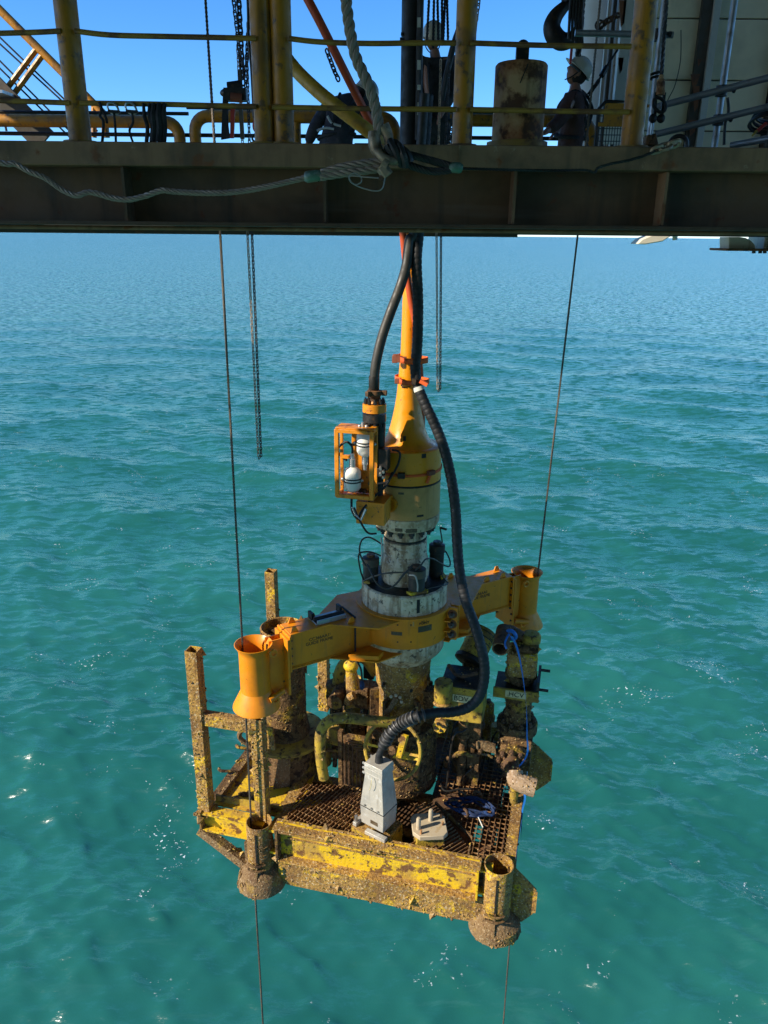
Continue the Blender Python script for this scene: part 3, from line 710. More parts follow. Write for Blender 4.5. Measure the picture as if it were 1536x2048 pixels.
for k in range(5):
    u = 1139 + k * 6
    solo('tackle_fall', B().tube(spl([V((px(u + 4, -20, 7.2).x, 7.2, 3.45)), px(u + 4, -20, 7.2), px(u, 40, 7.2), px(u - 2 + k, 78 + 4 * k, 7.2)], 4), .012, 6), M['sling_dark'],
         'thin dark tackle wire running down beside the crane hook', 'wire', group='tackle wires beside the crane hook')
solo('pull_rod', B().cyl(V((px(1143, 100, 7.6).x, 7.6, px(1143, 86, 7.6).z)), V((px(1141, 122, 7.6).x, 7.6, px(1141, 128, 7.6).z)), .012, n=6), M['red'], 'thin dark red rod hanging under the crane hook', 'rod')
solo('load_wire', B().rope([V((px(1160, 60, 7.5).x, 7.5, 3.45)), px(1156, 115, 7.5)], .028, 3, .14, 6, .025), M['sling_dark'], 'thick dark load wire hanging over the worker looking up', 'wire')

# chain hoists and ropes at the left of the moonpool
def chain_obj(label, pts, pitch=.042, w=.034, r=.0062, m='black_steel', group=None):
    return solo('hoist_chain', B().chain(pts, pitch, w, r), M[m], label, 'chain', group=group)
def hang(u0, v0, u1, v1, Y): return [px(u0, v0, Y), px(u1, v1, Y)]
chain_obj('black load chain hanging down to the chain hoist behind the rails', [V((px(477, -10, 7.9).x, 7.9, 3.45))] + hang(477, -10, 486, 165, 7.9), .05, .042, .009)
chain_obj('slack hand chain hanging left of the hoist load chain', [V((px(466, -10, 7.85).x, 7.85, 3.45))] + hang(466, -10, 484, 150, 7.85))
chain_obj('slack hand chain hanging right of the hoist load chain', [V((px(500, -10, 7.85).x, 7.85, 3.45))] + hang(500, -10, 491, 170, 7.85))
t = thing('chain_hoist', 'dark chain hoist body with red straps hanging behind the rails', 'hoist', px(472, 272, 7.85))
YH2 = 7.85
part('hoist_body', B().sph(px(462, 186, YH2), .085, (1.2, .7, .55)).box(px(472, 190, YH2), (.2, .12, .1)).cyl(px(456, 176, YH2), px(484, 172, YH2), .05, n=10), M['black_steel'], t)
part('top_pin', B().box(px(480, 158, YH2), (.035, .03, .14)), M['deck'], t)
part('chain_drum', B().cyl(px(462, 194, YH2 - .04), px(485, 196, YH2 - .04), .04, n=10), M['brown_strap'], t)
part('hanging_strap', B().prism([px(446, 180, YH2), px(455, 190, YH2), px(456, 250, YH2), px(459, 276, YH2), px(442, 279, YH2)], (0, .03, 0)), M['black_cloth'], t)
part('red_strap', B().prism([px(461, 206, YH2), px(470, 206, YH2), px(467, 276, YH2), px(460, 276, YH2)], (0, .03, 0)), M['red'], t)
part('pull_bar', B().bar(px(481, 210, YH2), px(485, 278, YH2), .035, .03), M['wire'], t)
solo('left_rope', B().tube(spl([V((px(495, -20, 7.6).x, 7.6, 3.45)), px(495, -20, 7.6), px(497, 70, 7.6), px(503, 140, 7.6), (px(508, 235, 7.6))], 5), .013, 7), M['black_steel'], 'thin black rope hanging beside the paired yellow posts', 'rope')
t = thing('red_pulley', 'small red hook block dangling beside the paired yellow posts', 'hook', px(508, 250, 7.6))
part('hook_block', B().sph(px(510, 252, 7.6), .03, (.8, .6, 1.6)), M['red'], t); part('hook', B().torus(px(511, 276, 7.6), (0, 1, 0), .03, .009, 14, 6), M['black_steel'], t)
part('cord', B().cyl(px(508, 233, 7.6), px(509, 250, 7.6), .008, n=6), M['black_steel'], t)
# ------------------------------------------------------------------ gear hung on the lower rail
YL = YR - .02
t = thing('hanging_cloth', 'bunched black cloth draped over the lower rail', 'cloth', px(315, 276, YL))
for u0, u1, w0, w1 in ((287, 293, .012, .012), (299, 302, .014, .01), (308, 306, .02, .022), (319, 318, .022, .024), (329, 328, .016, .014)):
    part('fold', B().tube(spl([px(u0, 207, YL), px((u0 + u1) / 2 - 1, 232, YL - .01), px(u1 + 2, 255, YL), px(u1, 284, YL)], 4), [w0 * .8] * 3 + [w0] * 4 + [w1] * 6, 8), M['black_cloth'], t)
for k, (u, lab) in enumerate(((226, 'black snap hook lanyard clipped to the lower rail beside the stair post'), (262, 'snap hook with doubled straps clipped beside the black cloth'))):
    t = thing('snap_hook', lab, 'snap hook', px(u, 275, YL))
    part('hook', B().torus(px(u, 217, YL), (0, 1, .1), .026, .0065, 16, 6, 1.35), M['steel'], t)
    part('gate', B().bar(px(u - 10, 222, YL - .01), px(u + 14, 224, YL - .01), .012, .016), M['black_steel'], t)
    part('webbing', B().tube(spl([px(u + 2, 224, YL), px(u + 4, 245, YL), px(u + 5 - 8 * k, 262, YL + .02), px(u + 6, 290, YL + .06)], 4), .0075, 6), M['black_cloth'], t)
t = thing('tie_rope', 'knotted black rope ends tied round the lower rail by the stair foot', 'rope', px(205, 272, YL))
part('knot', B().tube(spl([px(199, 205, YL), px(203, 218, YL - .01), px(200, 232, YL), px(207, 245, YL - .01), px(204, 290, YL + .05)], 5), .0085, 6), M['black_cloth'], t)
part('tail', B().tube(spl([px(204, 218, YL), px(212, 236, YL - .01), px(214, 246, YL)], 5), .0085, 6), M['black_cloth'], t)

# ------------------------------------------------------------------ lines through the moonpool
p = px(425, 200, 7.1)
solo('guide_wire', B().rope([(-1.455, 7.1, 3.45), (-1.44, 7.1, 0.0), (-1.46, 7.1, -4.0), (-1.487, 7.1, -6.7), (-1.492, 7.1, -17.3)], .0135, 6, .11, 4, .03), M['wire'],
     'rusty guide wire running through the guide funnel nearest the square posts', 'wire')
solo('guide_wire', B().rope([(2.1, 8.9, 3.45), (2.07, 8.9, 0.0), (1.945, 8.9, -4.0), (1.975, 8.9, -8.8), (2.02, 8.9, -17.3)], .0135, 6, .11, 4, .03), M['wire'],
     'rusty guide wire running through the guide funnel above the tagged valve', 'wire')
for a, label in (((495, 504, 519, 915, 8.05), 'doubled slack chain hanging under the deck beside the guide wire'), ((873, 882, 877, 782, 8.6), 'doubled slack chain hanging under the deck beside the yellow stem')):
    u0, u1, ub, vb, Y = a
    q0, q1, e = px(u0, 470, Y), px(u1, 470, Y), px(ub, vb, Y)
    top0, top1 = V((q0.x - .01, Y, 1.6)), V((q1.x + .03, Y, 1.6))
    t = thing('slack_chain', label, 'chain', e)
    part('chain_run', B().chain([top0, q0, e + V((-.012, 0, .03))], .034, .023, .0043), M['shackle'], t)
    part('chain_run', B().chain([top1, q1, e + V((.018, 0, .03)), e], .034, .024, .005), M['black_steel'], t)
chain_obj('slack chain hanging beside the post next to the rusty cylinder', [px(962, -30, 8.4), px(944, 100, 8.4), px(936, 150, 8.4)], .045, .036, .0065, 'shackle')
chain_obj('dark chain hanging low behind the foot of the yellow post', [px(912, 205, 8.7), px(903, 255, 8.7), px(898, 300, 8.7)], .045, .036, .0075)
chain_obj('dark chain on the belt side of the worker looking up', [px(1172, 240, 9.0), px(1174, 300, 9.0)], .045, .036, .0075)
t = thing('drill_sleeve', 'black sleeved string rising from the moonpool in front of the standing worker', 'pipe', (.22, 7.95, .2))
x0 = px(822, 150, 7.9).x
part('sleeve', B().cyl((x0, 7.95, .02), (x0 + .0, 7.95, 3.45), .092, n=20), M['rubber'], t)
part('side_hose', B().tube(spl([(x0 + .085, 7.88, 3.4), px(840, 40, 7.85), px(838, 180, 7.85), px(836, 280, 7.85)], 5), .03, 8), M['hose_grey'], t)
for v in (45, 130, 175, 210, 225):
    part('white_tape', B().box(px(838, v, 7.82), (.03, .012, .075 if v in (45, 130) else .04)), M['paper'], t)
for k, u in enumerate((808, 806)):
    part('clip', B().box(px(u - 4, 68 + k * 10, 7.9), (.02, .03, .02)), M['black_steel'], t)
for k, (u0, u1, v1) in enumerate(((858, 853, 92), (868, 866, 97), (875, 877, 90), (884, 884, 97), (890, 886, 88), (894, 896, 82))):
    Yk = 8.7 + .02 * k
    a = V((px(u0, 0, Yk).x, Yk, 3.45))
    solo('hanging_rope', B().rope([a, px(u0, 0, Yk), px(u1, v1, Yk)], .016, 3, .1, 5, .03), M['black_cloth'], 'black rope hanging in front of the standing worker', 'rope', group='black ropes in front of the standing worker')
# yellow hose, orange line
hp = [px(u, v, Y) for u, v, Y in ((536, -60, 7.3), (541, 20, 7.3), (552, 80, 7.3), (585, 132, 7.2), (635, 182, 7.0), (690, 226, 6.9), (745, 268, 6.95), (790, 300, 7.4))] + [V((.13, 7.93, .55))]
hs = resample(spl(hp, 8), .012)
t = thing('banded_hose', 'yellow spiral banded hose curving behind the paired posts', 'hose', hp[-1])
part('hose', B().tube(hs, [.055 * (1 - .035 * (i % 6 == 0)) for i in range(len(hs))], 12), M['ybhose'], t)
i0 = int(len(hs) * .70)
part('black_wrap', B().tube(hs[i0:i0 + 9], .059, 12), M['rubber'], t)
ol = [px(u, v, Y) for u, v, Y in ((600, -30, 7.0), (640, 45, 7.0), (700, 165, 7.1), (745, 255, 7.3), (780, 330, 7.55), (803, 430, 7.75), (806, 470, 7.82))] + [lx(0, 0, 1) * 0] * 0
ol += [px(u, v, Y) for u, v, Y in ((814, 545, 7.85), (822, 600, 7.86), (833, 660, 7.9), (840, 740, 7.98), (843, 800, 8.02), (844, 856, 8.06), (843, 875, 8.08))]
solo('orange_line', B().tube(spl(ol, 8), .034, 10), M['red_orange'], 'orange hose slanting down past the crouching worker and along the yellow stem', 'hose')
chain_obj('short chain from the orange line to the crouching worker harness', [px(655, 105, 8.9), px(668, 140, 8.9), px(677, 160, 8.95)], .05, .045, .009)

# ------------------------------------------------------------------ fibre rope, shackle and wire slings before the beam
YF = 4.72
fr_ = [px(u, v, YF) for u, v in ((688, -40), (692, 0), (700, 60), (712, 115), (735, 165), (750, 210), (757, 250), (762, 272))]
solo('fibre_rope', B().rope(spl(fr_, 6), .032, 3, .16, 8, .012), M['fibre'], 'thick grey laid rope coming down to the shackle on the beam', 'rope')
t = thing('bow_shackle', 'worn heavy bow shackle with safety pin joining the rope and wire slings', 'shackle', px(770, 350, 4.72))
part('thimble', B().tube(spl([px(748, 262, YF), px(750, 290, YF), px(762, 310, YF), px(778, 300, YF), px(776, 272, YF), px(766, 252, YF)], 5), [.03 + .006 * math.sin(i * .3) for i in range(26)], 10), M['shackle'], t)
part('bow', B().tube(spl([px(752, 300, YF - .05), px(768, 316, YF - .07), px(790, 322, YF - .06), px(806, 316, YF), px(800, 300, YF + .05)], 5), .024, 10), M['shackle'], t)
part('ear', B().cyl(px(764, 326, YF - .06), px(774, 334, YF - .06), .044, n=14), M['shackle'], t)
part('nut', B().cyl(px(763, 334, YF - .07), px(776, 352, YF - .07), .036, n=6), M['shackle'], t, bev=.004)
part('pin_end', B().cyl(px(768, 350, YF - .07), px(763, 362, YF - .07), .021, n=10), M['rust_steel'], t)
cp = [(770, 356), (765, 376), (752, 382), (725, 376), (704, 366), (698, 356), (702, 348), (712, 347), (722, 354), (722, 364), (712, 369), (702, 363), (701, 352), (730, 354), (757, 356)]
part('cotter_wire', B().tube(spl([px(u, v, YF - .09) for u, v in cp], 6), .0035, 6), M['steel'], t)
part('black_wrap', B().rope([px(778, 292, YF - .03), px(792, 300, YF - .05), px(806, 314, YF - .05), px(815, 326, YF - .03)], .05, 5, .3, 6, .01), M['sling_dark'], t)
t = thing('wire_sling', 'pale wire rope sling with green ferrule lying along the beam towards the stairs', 'sling', px(400, 395, YF))
for q in ([(770, 322), (740, 326), (690, 333), (642, 347)], [(772, 334), (730, 341), (690, 346), (640, 354)]):
    part('eye_leg', B().rope(spl([px(u, v, YF - .02) for u, v in q], 6), .024, 4, .19, 7, .01), M['sling'], t)
part('ferrule', B().tube([px(646, 349, YF), px(638, 351, YF), px(614, 354, YF), px(609, 354, YF)], [.026, .031, .031, .022], 14), M['ferrule'], t)
sp = [(612, 355), (540, 372), (470, 384), (400, 386), (345, 383), (322, 381), (290, 392), (258, 399), (225, 396), (190, 386), (172, 385), (152, 391), (125, 380), (90, 356), (60, 344), (30, 328), (14, 328), (-20, 320), (-80, 305)]
part('wire', B().rope(spl([px(u, v, YF + .03) for u, v in sp], 6), .0165, 4, .13, 6, .008), M['sling'], t)
t = thing('dark_wire_sling', 'greased dark wire sling with grey ferrule lying along the beam towards the padeye', 'sling', px(900, 335, YF))
for q in ([(800, 305), (840, 315), (880, 326), (905, 333)], [(808, 326), (840, 338), (870, 343), (905, 339)]):
    part('eye_leg', B().rope(spl([px(u, v, YF) for u, v in q], 6), .021, 6, .14, 6, .01), M['sling_dark'], t)
part('ferrule', B().tube([px(898, 334, YF), px(906, 335, YF), px(920, 336, YF), px(925, 337, YF)], [.022, .029, .029, .02], 14), M['ferrule'], t)
sp = [(922, 337), (1000, 339), (1100, 341), (1170, 340), (1188, 345), (1196, 336), (1220, 328), (1260, 320), (1295, 309), (1312, 300)]
part('wire', B().rope(spl([px(u, v, YF + .2) for u, v in sp], 6), .0085, 4, .08, 4, .01), M['sling_dark'], t)

# ------------------------------------------------------------------ people
def skin_body(pts, edges, radii, root, sub=2):
    me = bpy.data.meshes.new('sk'); me.from_pydata([V(p) for p in pts], edges, [])
    o = bpy.data.objects.new('sk', me); COL.objects.link(o)
    o.modifiers.new('skin', 'SKIN'); sd = o.modifiers.new('sub', 'SUBSURF'); sd.levels = sub; sd.render_levels = sub
    for i, d in enumerate(me.skin_vertices[0].data):
        r = radii[i]; d.radius = r if isinstance(r, tuple) else (r, r); d.use_root = (i == root)
    dg = bpy.context.evaluated_depsgraph_get(); dg.update()
    m2 = bpy.data.meshes.new_from_object(o.evaluated_get(dg))
    b = B(); b.v = [v.co.copy() for v in m2.vertices]; b.f = [tuple(p.vertices) for p in m2.polygons]
    bpy.data.objects.remove(o); bpy.data.meshes.remove(me); bpy.data.meshes.remove(m2)
    return b
def hand_pts(w, d, side, nrm, pts, edges, rad, wi, curl=.5):
    """palm and five separate fingers from wrist w along d"""
    d = V(d).normalized(); side = V(side); side = (side - d * side.dot(d)).normalized(); nrm = d.cross(side)
    def add(p, r, par):
        pts.append(V(p)); rad.append(r); edges.append((par, len(pts) - 1)); return len(pts) - 1
    palm = add(w + d * .055, (.036, .017), wi)
    for k, L in zip((-1.4, -.45, .45, 1.35), (.062, .075, .07, .052)):
        k0 = add(w + d * .088 + side * (.019 * k), .0095, palm)
        k1 = add(w + d * (.088 + L * .55) + side * (.021 * k) + nrm * (L * .25 * curl), .0088, k0)
        add(w + d * (.088 + L * .85) + side * (.021 * k) + nrm * (L * .8 * curl), .0078, k1)
    th = add(w + d * .045 - side * .035, .0105, palm)
    th1 = add(w + d * .075 - side * .052 + nrm * .015, .0098, th); add(w + d * .10 - side * .05 + nrm * .035 * curl, .0088, th1)
def head_mesh(b, c, fwd, up, s=1.0, n=20, m=16):
    """a head with brow, nose, lips, chin and ears, looking along fwd"""
    f_ = V(fwd).normalized(); u_ = V(up); u_ = (u_ - f_ * u_.dot(f_)).normalized(); r_ = f_.cross(u_)
    o = len(b.v)
    for i in range(m + 1):
        th = PI * i / m; z = math.cos(th)
        for k in range(n):
            a = 2 * PI * k / n; x = math.sin(th) * math.sin(a); y = math.sin(th) * math.cos(a)
            fy = .098 if y > 0 else .102
            px_, py_, pz_ = x * .076, y * fy, z * .118
            if z < -.2: px_ *= 1 - .28 * (-z - .2); py_ *= (1 - .12 * (-z - .2)) if y > 0 else (1 - .35 * (-z - .2))
            if y > .6:
                fr = (y - .6) / .4; ax = abs(x)
                if ax < .2:
                    if -.38 < z < .12: py_ += .026 * fr * (1 - ax / .2) * (1 - abs(z + .2) / .34 if z < 0 else .5)
                    if -.62 < z < -.45: py_ += .007 * fr
                if .15 < ax < .55 and .02 < z < .25: py_ -= .010 * fr
                if z < -.78: py_ += .010
            b.v.append(V(c) + (r_ * px_ + f_ * py_ + u_ * pz_) * s)
    for i in range(m):
        for k in range(n):
            k2 = (k + 1) % n; b.f.append((o + i * n + k, o + i * n + k2, o + (i + 1) * n + k2, o + (i + 1) * n + k))
    for sg in (-1, 1): b.sph(V(c) + (r_ * .078 * sg - f_ * .01) * s, .03 * s, (.35, .7, 1), 8, 6, Matrix((r_, f_, u_)).transposed())
    return f_, u_, r_
def helmet_mesh(c, f_, u_, r_, s=1.0):
    b = B(); o = 0; n = 24; prof = [(0, .165), (.05, .160), (.095, .138), (.125, .10), (.138, .05), (.140, .03), (.15, .026), (.152, .020), (.135, .018)]
    for i, (r, z) in enumerate(prof):
        for k in range(n):
            a = 2 * PI * k / n; y = math.cos(a); x = math.sin(a)
            e = 1.0
            if r > .142 and y > 0: e = 1 + .30 * y ** 2          # peak
            b.v.append(V(c) + (r_ * (x * r * .86) + f_ * (y * r * 1.06 * e) + u_ * (z + .0)) * s)
    for i in range(len(prof) - 1):
        for k in range(n):
            k2 = (k + 1) % n; b.f.append((i * n + k, i * n + k2, (i + 1) * n + k2, (i + 1) * n + k))
    ridge = [V(c) + (f_ * (math.cos(a) * .142) + u_ * (.02 + math.sin(a) * .148)) * s for a in [.35 + (PI - .7) * k / 12 for k in range(13)]]
    b.tube(ridge, .012 * s, 6)
    return b
def person(label, J, look, hup, cloth, extra=None, group=None, hands=((0, 0, 0), (0, 0, 0))):
    """J: joints in world space"""
    t = thing('person', label, 'person', (J['footL'] + J['footR']) / 2 * 1.0)
    order = ['pelvis', 'spine', 'chest', 'neck', 'skull']
    def build(inflate, head, hands_on):
        pts, rad, ed = [], [], []
        def add(p, r, par=None):
            pts.append(V(p)); rad.append(tuple(q + inflate for q in r) if isinstance(r, tuple) else r + inflate)
            if par is not None: ed.append((par, len(pts) - 1))
            return len(pts) - 1
        pe = add(J['pelvis'], (.155, .115)); sp_ = add(J['spine'], (.15, .115), pe); ch = add(J['chest'], (.165, .12), sp_)
        if head:
            ne = add(J['neck'], .058, ch); add(J['skull'], .055, ne)
        else: ne = add(J['chest'] + (J['neck'] - J['chest']) * .75, .075, ch)
        for s in ('L', 'R'):
            sh = add(J['sh' + s], .068, ch); el = add(J['el' + s], .048, sh)
            wr = add(J['wr' + s] if head else J['el' + s] + (J['wr' + s] - J['el' + s]) * .92, .031 if head else .036, el)
            if hands_on:
                d = J['wr' + s] - J['el' + s]; hand_pts(J['wr' + s], d, V((0, 1, 0)) if abs(d.normalized().y) < .8 else V((1, 0, 0)), None, pts, ed, rad, wr)
            hp_ = add(J['hip' + s], .098, pe); kn = add(J['kn' + s], .064, hp_)
            an = add(J['foot' + s] + V((0, 0, .10)) if head else J['foot' + s] + V((0, 0, .14)), .043 if head else .055, kn)
            if head: add(J['foot' + s] + J['toe'] * .15 + V((0, 0, .045)), .038, an)
        return skin_body(pts, ed, rad, 0)
    body = build(0.0, True, True)
    hc = J['head']
    f_, u_, r_ = head_mesh(body, hc, look, hup)
    bo = part('body', body, M['skin'], t, smooth=60)
    part('coverall', build(.022, False, False), M[cloth], t, smooth=60)
    part('hair', B().sph(hc - f_ * .012 + u_ * .012, .112, (.74, .96, 1.06), 16, 12, Matrix((r_, f_, u_)).transposed()), M['hair'], t) if False else None
    h = part('helmet', helmet_mesh(hc + u_ * .012 - f_ * .004, f_, u_, r_, .93), M['helmet'], t, smooth=50)
    part('chin_strap', B().tube(spl([hc + r_ * .085 + u_ * .03, hc + r_ * .07 - u_ * .07 + f_ * .03, hc - u_ * .118 + f_ * .055, hc - r_ * .07 - u_ * .07 + f_ * .03, hc - r_ * .085 + u_ * .03], 5), .006, 5), M['black_cloth'], h)
    part('glasses', B().tube([hc + (r_ * math.sin(a) * .083 + f_ * math.cos(a) * .104 + u_ * .016) for a in [-1.6 + 3.2 * k / 12 for k in range(13)]], .012, 6), M['glass_dark'], t)
    hr_ = B().sph(hc - f_ * .016, .108, (.76, .97, .95), 16, 10, Matrix((r_, f_, u_)).transposed())
    hr_.v = [p if (p - hc).dot(f_) < .02 or (p - hc).dot(u_) > .03 else p + (hc - p) * .35 for p in hr_.v]
    part('hair', hr_, M['hair'], t)
    for s in ('L', 'R'):
        fp = J['foot' + s]; td = J['toe']
        part('boot', B().sph(fp + td * .08 + V((0, 0, .05)), .06, (1, 1, .8)).tube([fp - td * .05 + V((0, 0, .05)), fp + td * .08 + V((0, 0, .045)), fp + td * .18 + V((0, 0, .04))], [.05, .048, .036], 10).cyl(fp + V((0, 0, .05)), fp + V((0, 0, .2)), .055, .06, 12), M['boot'], t)
    # harness webbing over the shoulders and round the waist
    ax = (J['chest'] - J['pelvis']).normalized(); sd = (J['shR'] - J['shL']).normalized(); fw = sd.cross(ax).normalized()
    for s in (-1, 1):
        c0 = J['chest']; pts = [J['spine'] + fw * .155 + sd * s * .05, c0 + fw * .165 + sd * s * .09, c0 + ax * .16 + sd * s * .10, c0 - fw * .165 + sd * s * .07, J['spine'] - fw * .155 - sd * s * .03]
        part('harness_strap', B().tube(spl(pts, 6), .016, 6), M['black_cloth'], t)
    part('harness_belt', B().tube(spl([J['pelvis'] + ax * .1 + (sd * math.cos(a) * .20 + fw * math.sin(a) * .16) for a in [2 * PI * k / 10 for k in range(10)]], 4, True), .02, 6, closed=True), M['black_cloth'], t)
    return t, (f_, u_, r_, fw, sd, ax)
YP = 9.32
def J_(d): return {k: (V(v) if len(v) == 3 and not isinstance(v, tuple) else px(*v)) for k, v in d.items()}
def feet(J, x, sep=.13, toe=(0, 1, 0), y=None, dy=0.0):
    y = YP if y is None else y
    J['toe'] = V(toe).normalized(); pr = V((J['toe'].y, -J['toe'].x, 0))
    for s, q in (('L', -1), ('R', 1)):
        J['foot' + s] = V((x, y, DECK)) + pr * (sep * q) + J['toe'] * (dy * q)
        J['hip' + s] = J['pelvis'] + pr * (.095 * q) + V((0, 0, -.06))
        J['kn' + s] = (J['hip' + s] + J['foot' + s]) / 2 + J['toe'] * .05
# looking up, seen from the side
J = J_({'pelvis': (1138, 292, YP), 'spine': (1146, 252, YP), 'chest': (1150, 214, YP), 'neck': (1150, 178, YP), 'skull': (1151, 160, YP), 'head': (1153, 147, YP),
        'shL': (1140, 200, YP - .2), 'elL': (1118, 244, YP - .3), 'wrL': (1094, 262, YP - .42), 'shR': (1158, 198, YP + .2), 'elR': (1136, 242, YP + .36), 'wrR': (1114, 262, YP + .25)})
feet(J, J['pelvis'].x + .02, toe=(-1, .1, 0))
person('worker in brown coverall and white helmet looking up beside the rusty cylinder', J, (-.78, -.08, .62), (.62, -.05, .78), 'maroon')
t2 = thing('fall_arrest_line', 'black fall arrest lanyard running up from the harness of the worker looking up', 'lanyard', px(1180, 190, YP))
part('lanyard', B().tube([px(1178, 188, YP - .05), px(1195, 165, YP), px(1215, 130, YP + .1), px(1235, 100, YP + .2)], .013, 6), M['black_cloth'], t2)
part('absorber', B().tube([px(1203, 152, YP + .03), px(1213, 134, YP + .08)], .03, 6), M['black_steel'], t2)
part('chain_end', B().chain([px(1178, 188, YP - .06), px(1195, 165, YP - .02)], .05, .04, .009), M['black_steel'], t2)
# standing worker, back to the opening
YP2 = 9.34
J = J_({'pelvis': (866, 262, YP2), 'spine': (870, 212, YP2), 'chest': (873, 155, YP2), 'neck': (870, 112, YP2), 'skull': (868, 92, YP2 - .01), 'head': (866, 78, YP2 - .02),
        'shL': (842, 122, YP2), 'elL': (836, 178, YP2 - .02), 'wrL': (842, 224, YP2 - .16), 'shR': (902, 124, YP2), 'elR': (905, 182, YP2 - .08), 'wrR': (884, 224, YP2 - .2)})
feet(J, J['pelvis'].x, toe=(.1, -1, 0), y=YP2)
person('worker in black coverall and white helmet standing behind the black sleeved string', J, (-.15, -.75, -.4), (0, -.3, .9), 'black_cloth')
solo('slanting_hose', B().tube(spl([px(945, 0, 9.0), px(912, 75, 9.0), (px(893, 150, 9.05)), px(884, 200, 9.1)], 6), .032, 8), M['rubber'], 'black hose slanting down behind the yellow post to the standing worker', 'hose')
# crouching worker
YP3 = 9.34
J = J_({'pelvis': (668, 292, YP3), 'spine': (674, 258, YP3 - .02), 'chest': (690, 216, YP3 + .04), 'neck': (712, 196, YP3 + .1), 'skull': (719, 193, YP3 + .12), 'head': (730, 192, YP3 + .13),
        'shL': (656, 214, YP3), 'elL': (628, 256, YP3 - .04), 'wrL': (616, 288, YP3 + .12), 'shR': (724, 206, YP3 + .02), 'elR': (742, 246, YP3 + .06), 'wrR': (752, 280, YP3 + .14)})
feet(J, J['pelvis'].x, toe=(.15, 1, 0), y=YP3)
tc, fr3 = person('worker in dark coverall and white helmet bending over behind the yellow banded hose', J, (.75, .3, -.5), (.5, .1, .8), 'navy')
for q in ([(634, 262), (650, 256), (668, 258)], [(655, 232), (664, 246), (682, 252)]):
    part('reflective_band', B().tube(spl([px(u, v, YP3 - .175) for u, v in q], 5), .013, 6), M['reflect'], tc)
solo('work_bench', B().box((px(735, 300, YP3).x + .06, YP3 + .30, (DECK + px(735, 284, YP3).z) / 2), (.42, .4, px(735, 284, YP3).z - DECK)), M['deck'], 'dark steel box under the hands of the bending worker', 'box', bev=.01)
# ================================================================== the suspended stack (RIG frame, absolute heights)
def ring(b, r0, r1, z0, z1, n=48):               # closed ring
    return b.lathe([(r0, z0), (r1, z0), (r1, z1), (r0, z1), (r0, z0)], n)
def wl(world_deg): return math.radians(world_deg + 14)   # world bearing -> rig angle
def pol(r, a, z): return V((r * math.cos(a), r * math.sin(a), z))
BOLT = {}
def bolt_mesh(r, h, m, nut=True):
    k = (r, h, m)
    if k not in BOLT:
        b = B().tube([(0, 0, 0), (0, 0, h * .62)], r, 6).tube([(0, 0, h * .62), (0, 0, h)], r * .6, 8)
        BOLT[k] = meshdata('bolt', b, Matrix.Identity(4), M[m], 40)
    return BOLT[k]
# ---------------- running tool
rt = thing('running_tool', 'tall yellow tapered stem on cream and white steel running tool hanging through the moonpool', 'running tool', (0, 0, -4.62), RIG)
stem = [(.072, 3.3), (.072, -.52), (.074, -.53), (.074, -.60), (.076, -.62), (.079, -.85), (.085, -1.1), (.098, -1.3), (.107, -1.42), (.122, -1.58), (.140, -1.70), (.160, -1.80), (.184, -1.90), (.212, -1.98), (.245, -2.045), (.275, -2.075), (.30, -2.086), (.302, -2.09)]
part('stem', B().lathe(stem, 40), M['stem'], rt, RIG)
part('upper_body', B().lathe([(.30, -2.09), (.352, -2.09), (.37, -2.102), (.372, -2.452), (.36, -2.46)], 56), M['stem'], rt, RIG)
part('seal_ring', B().lathe([(.36, -2.458), (.3735, -2.46), (.3735, -2.474), (.36, -2.476)], 56), M['black_steel'], rt, RIG)
part('middle_body', B().lathe([(.36, -2.475), (.370, -2.478), (.370, -2.836), (.36, -2.84)], 56), M['cream'], rt, RIG)
part('lower_ring', B().lathe([(.36, -2.838), (.372, -2.845), (.372, -2.93), (.345, -2.985), (.24, -2.99)], 56), M['white_rust'], rt, RIG)
bm = bolt_mesh(.034, .075, 'black_steel')
for k in range(16):
    inst(bm, 'bolt', rt, axis_M(pol(.30, wl(11 + 22.5 * k), -2.985), (0, 0, -1)), RIG)
neck = [(.235, -2.985), (.235, -3.13), (.225, -3.14), (.225, -3.16), (.242, -3.17), (.245, -3.32), (.232, -3.335), (.246, -3.35), (.27, -3.44), (.276, -3.52), (.27, -3.60), (.25, -3.68)]
part('neck', B().lathe(neck, 48), M['white_rust'], rt, RIG)
part('neck_groove', B().lathe([(.2255, -3.138), (.2405, -3.14), (.2405, -3.158), (.2255, -3.162)], 48), M['black_steel'], rt, RIG)
part('drum', B().lathe([(.20, -3.665), (.47, -3.668), (.485, -3.68), (.487, -3.92), (.48, -3.93), (.48, -4.29)], 64), M['white_rust'], rt, RIG)
part('drum_top', B().lathe([(.22, -3.662), (.462, -3.664)], 48), M['black_steel'], rt, RIG)
part('lower_shell', B().lathe([(.475, -4.28), (.472, -4.47), (.455, -4.50), (.36, -4.61), (.20, -4.63)], 56), M['white_rust'], rt, RIG)
a = wl(-80)
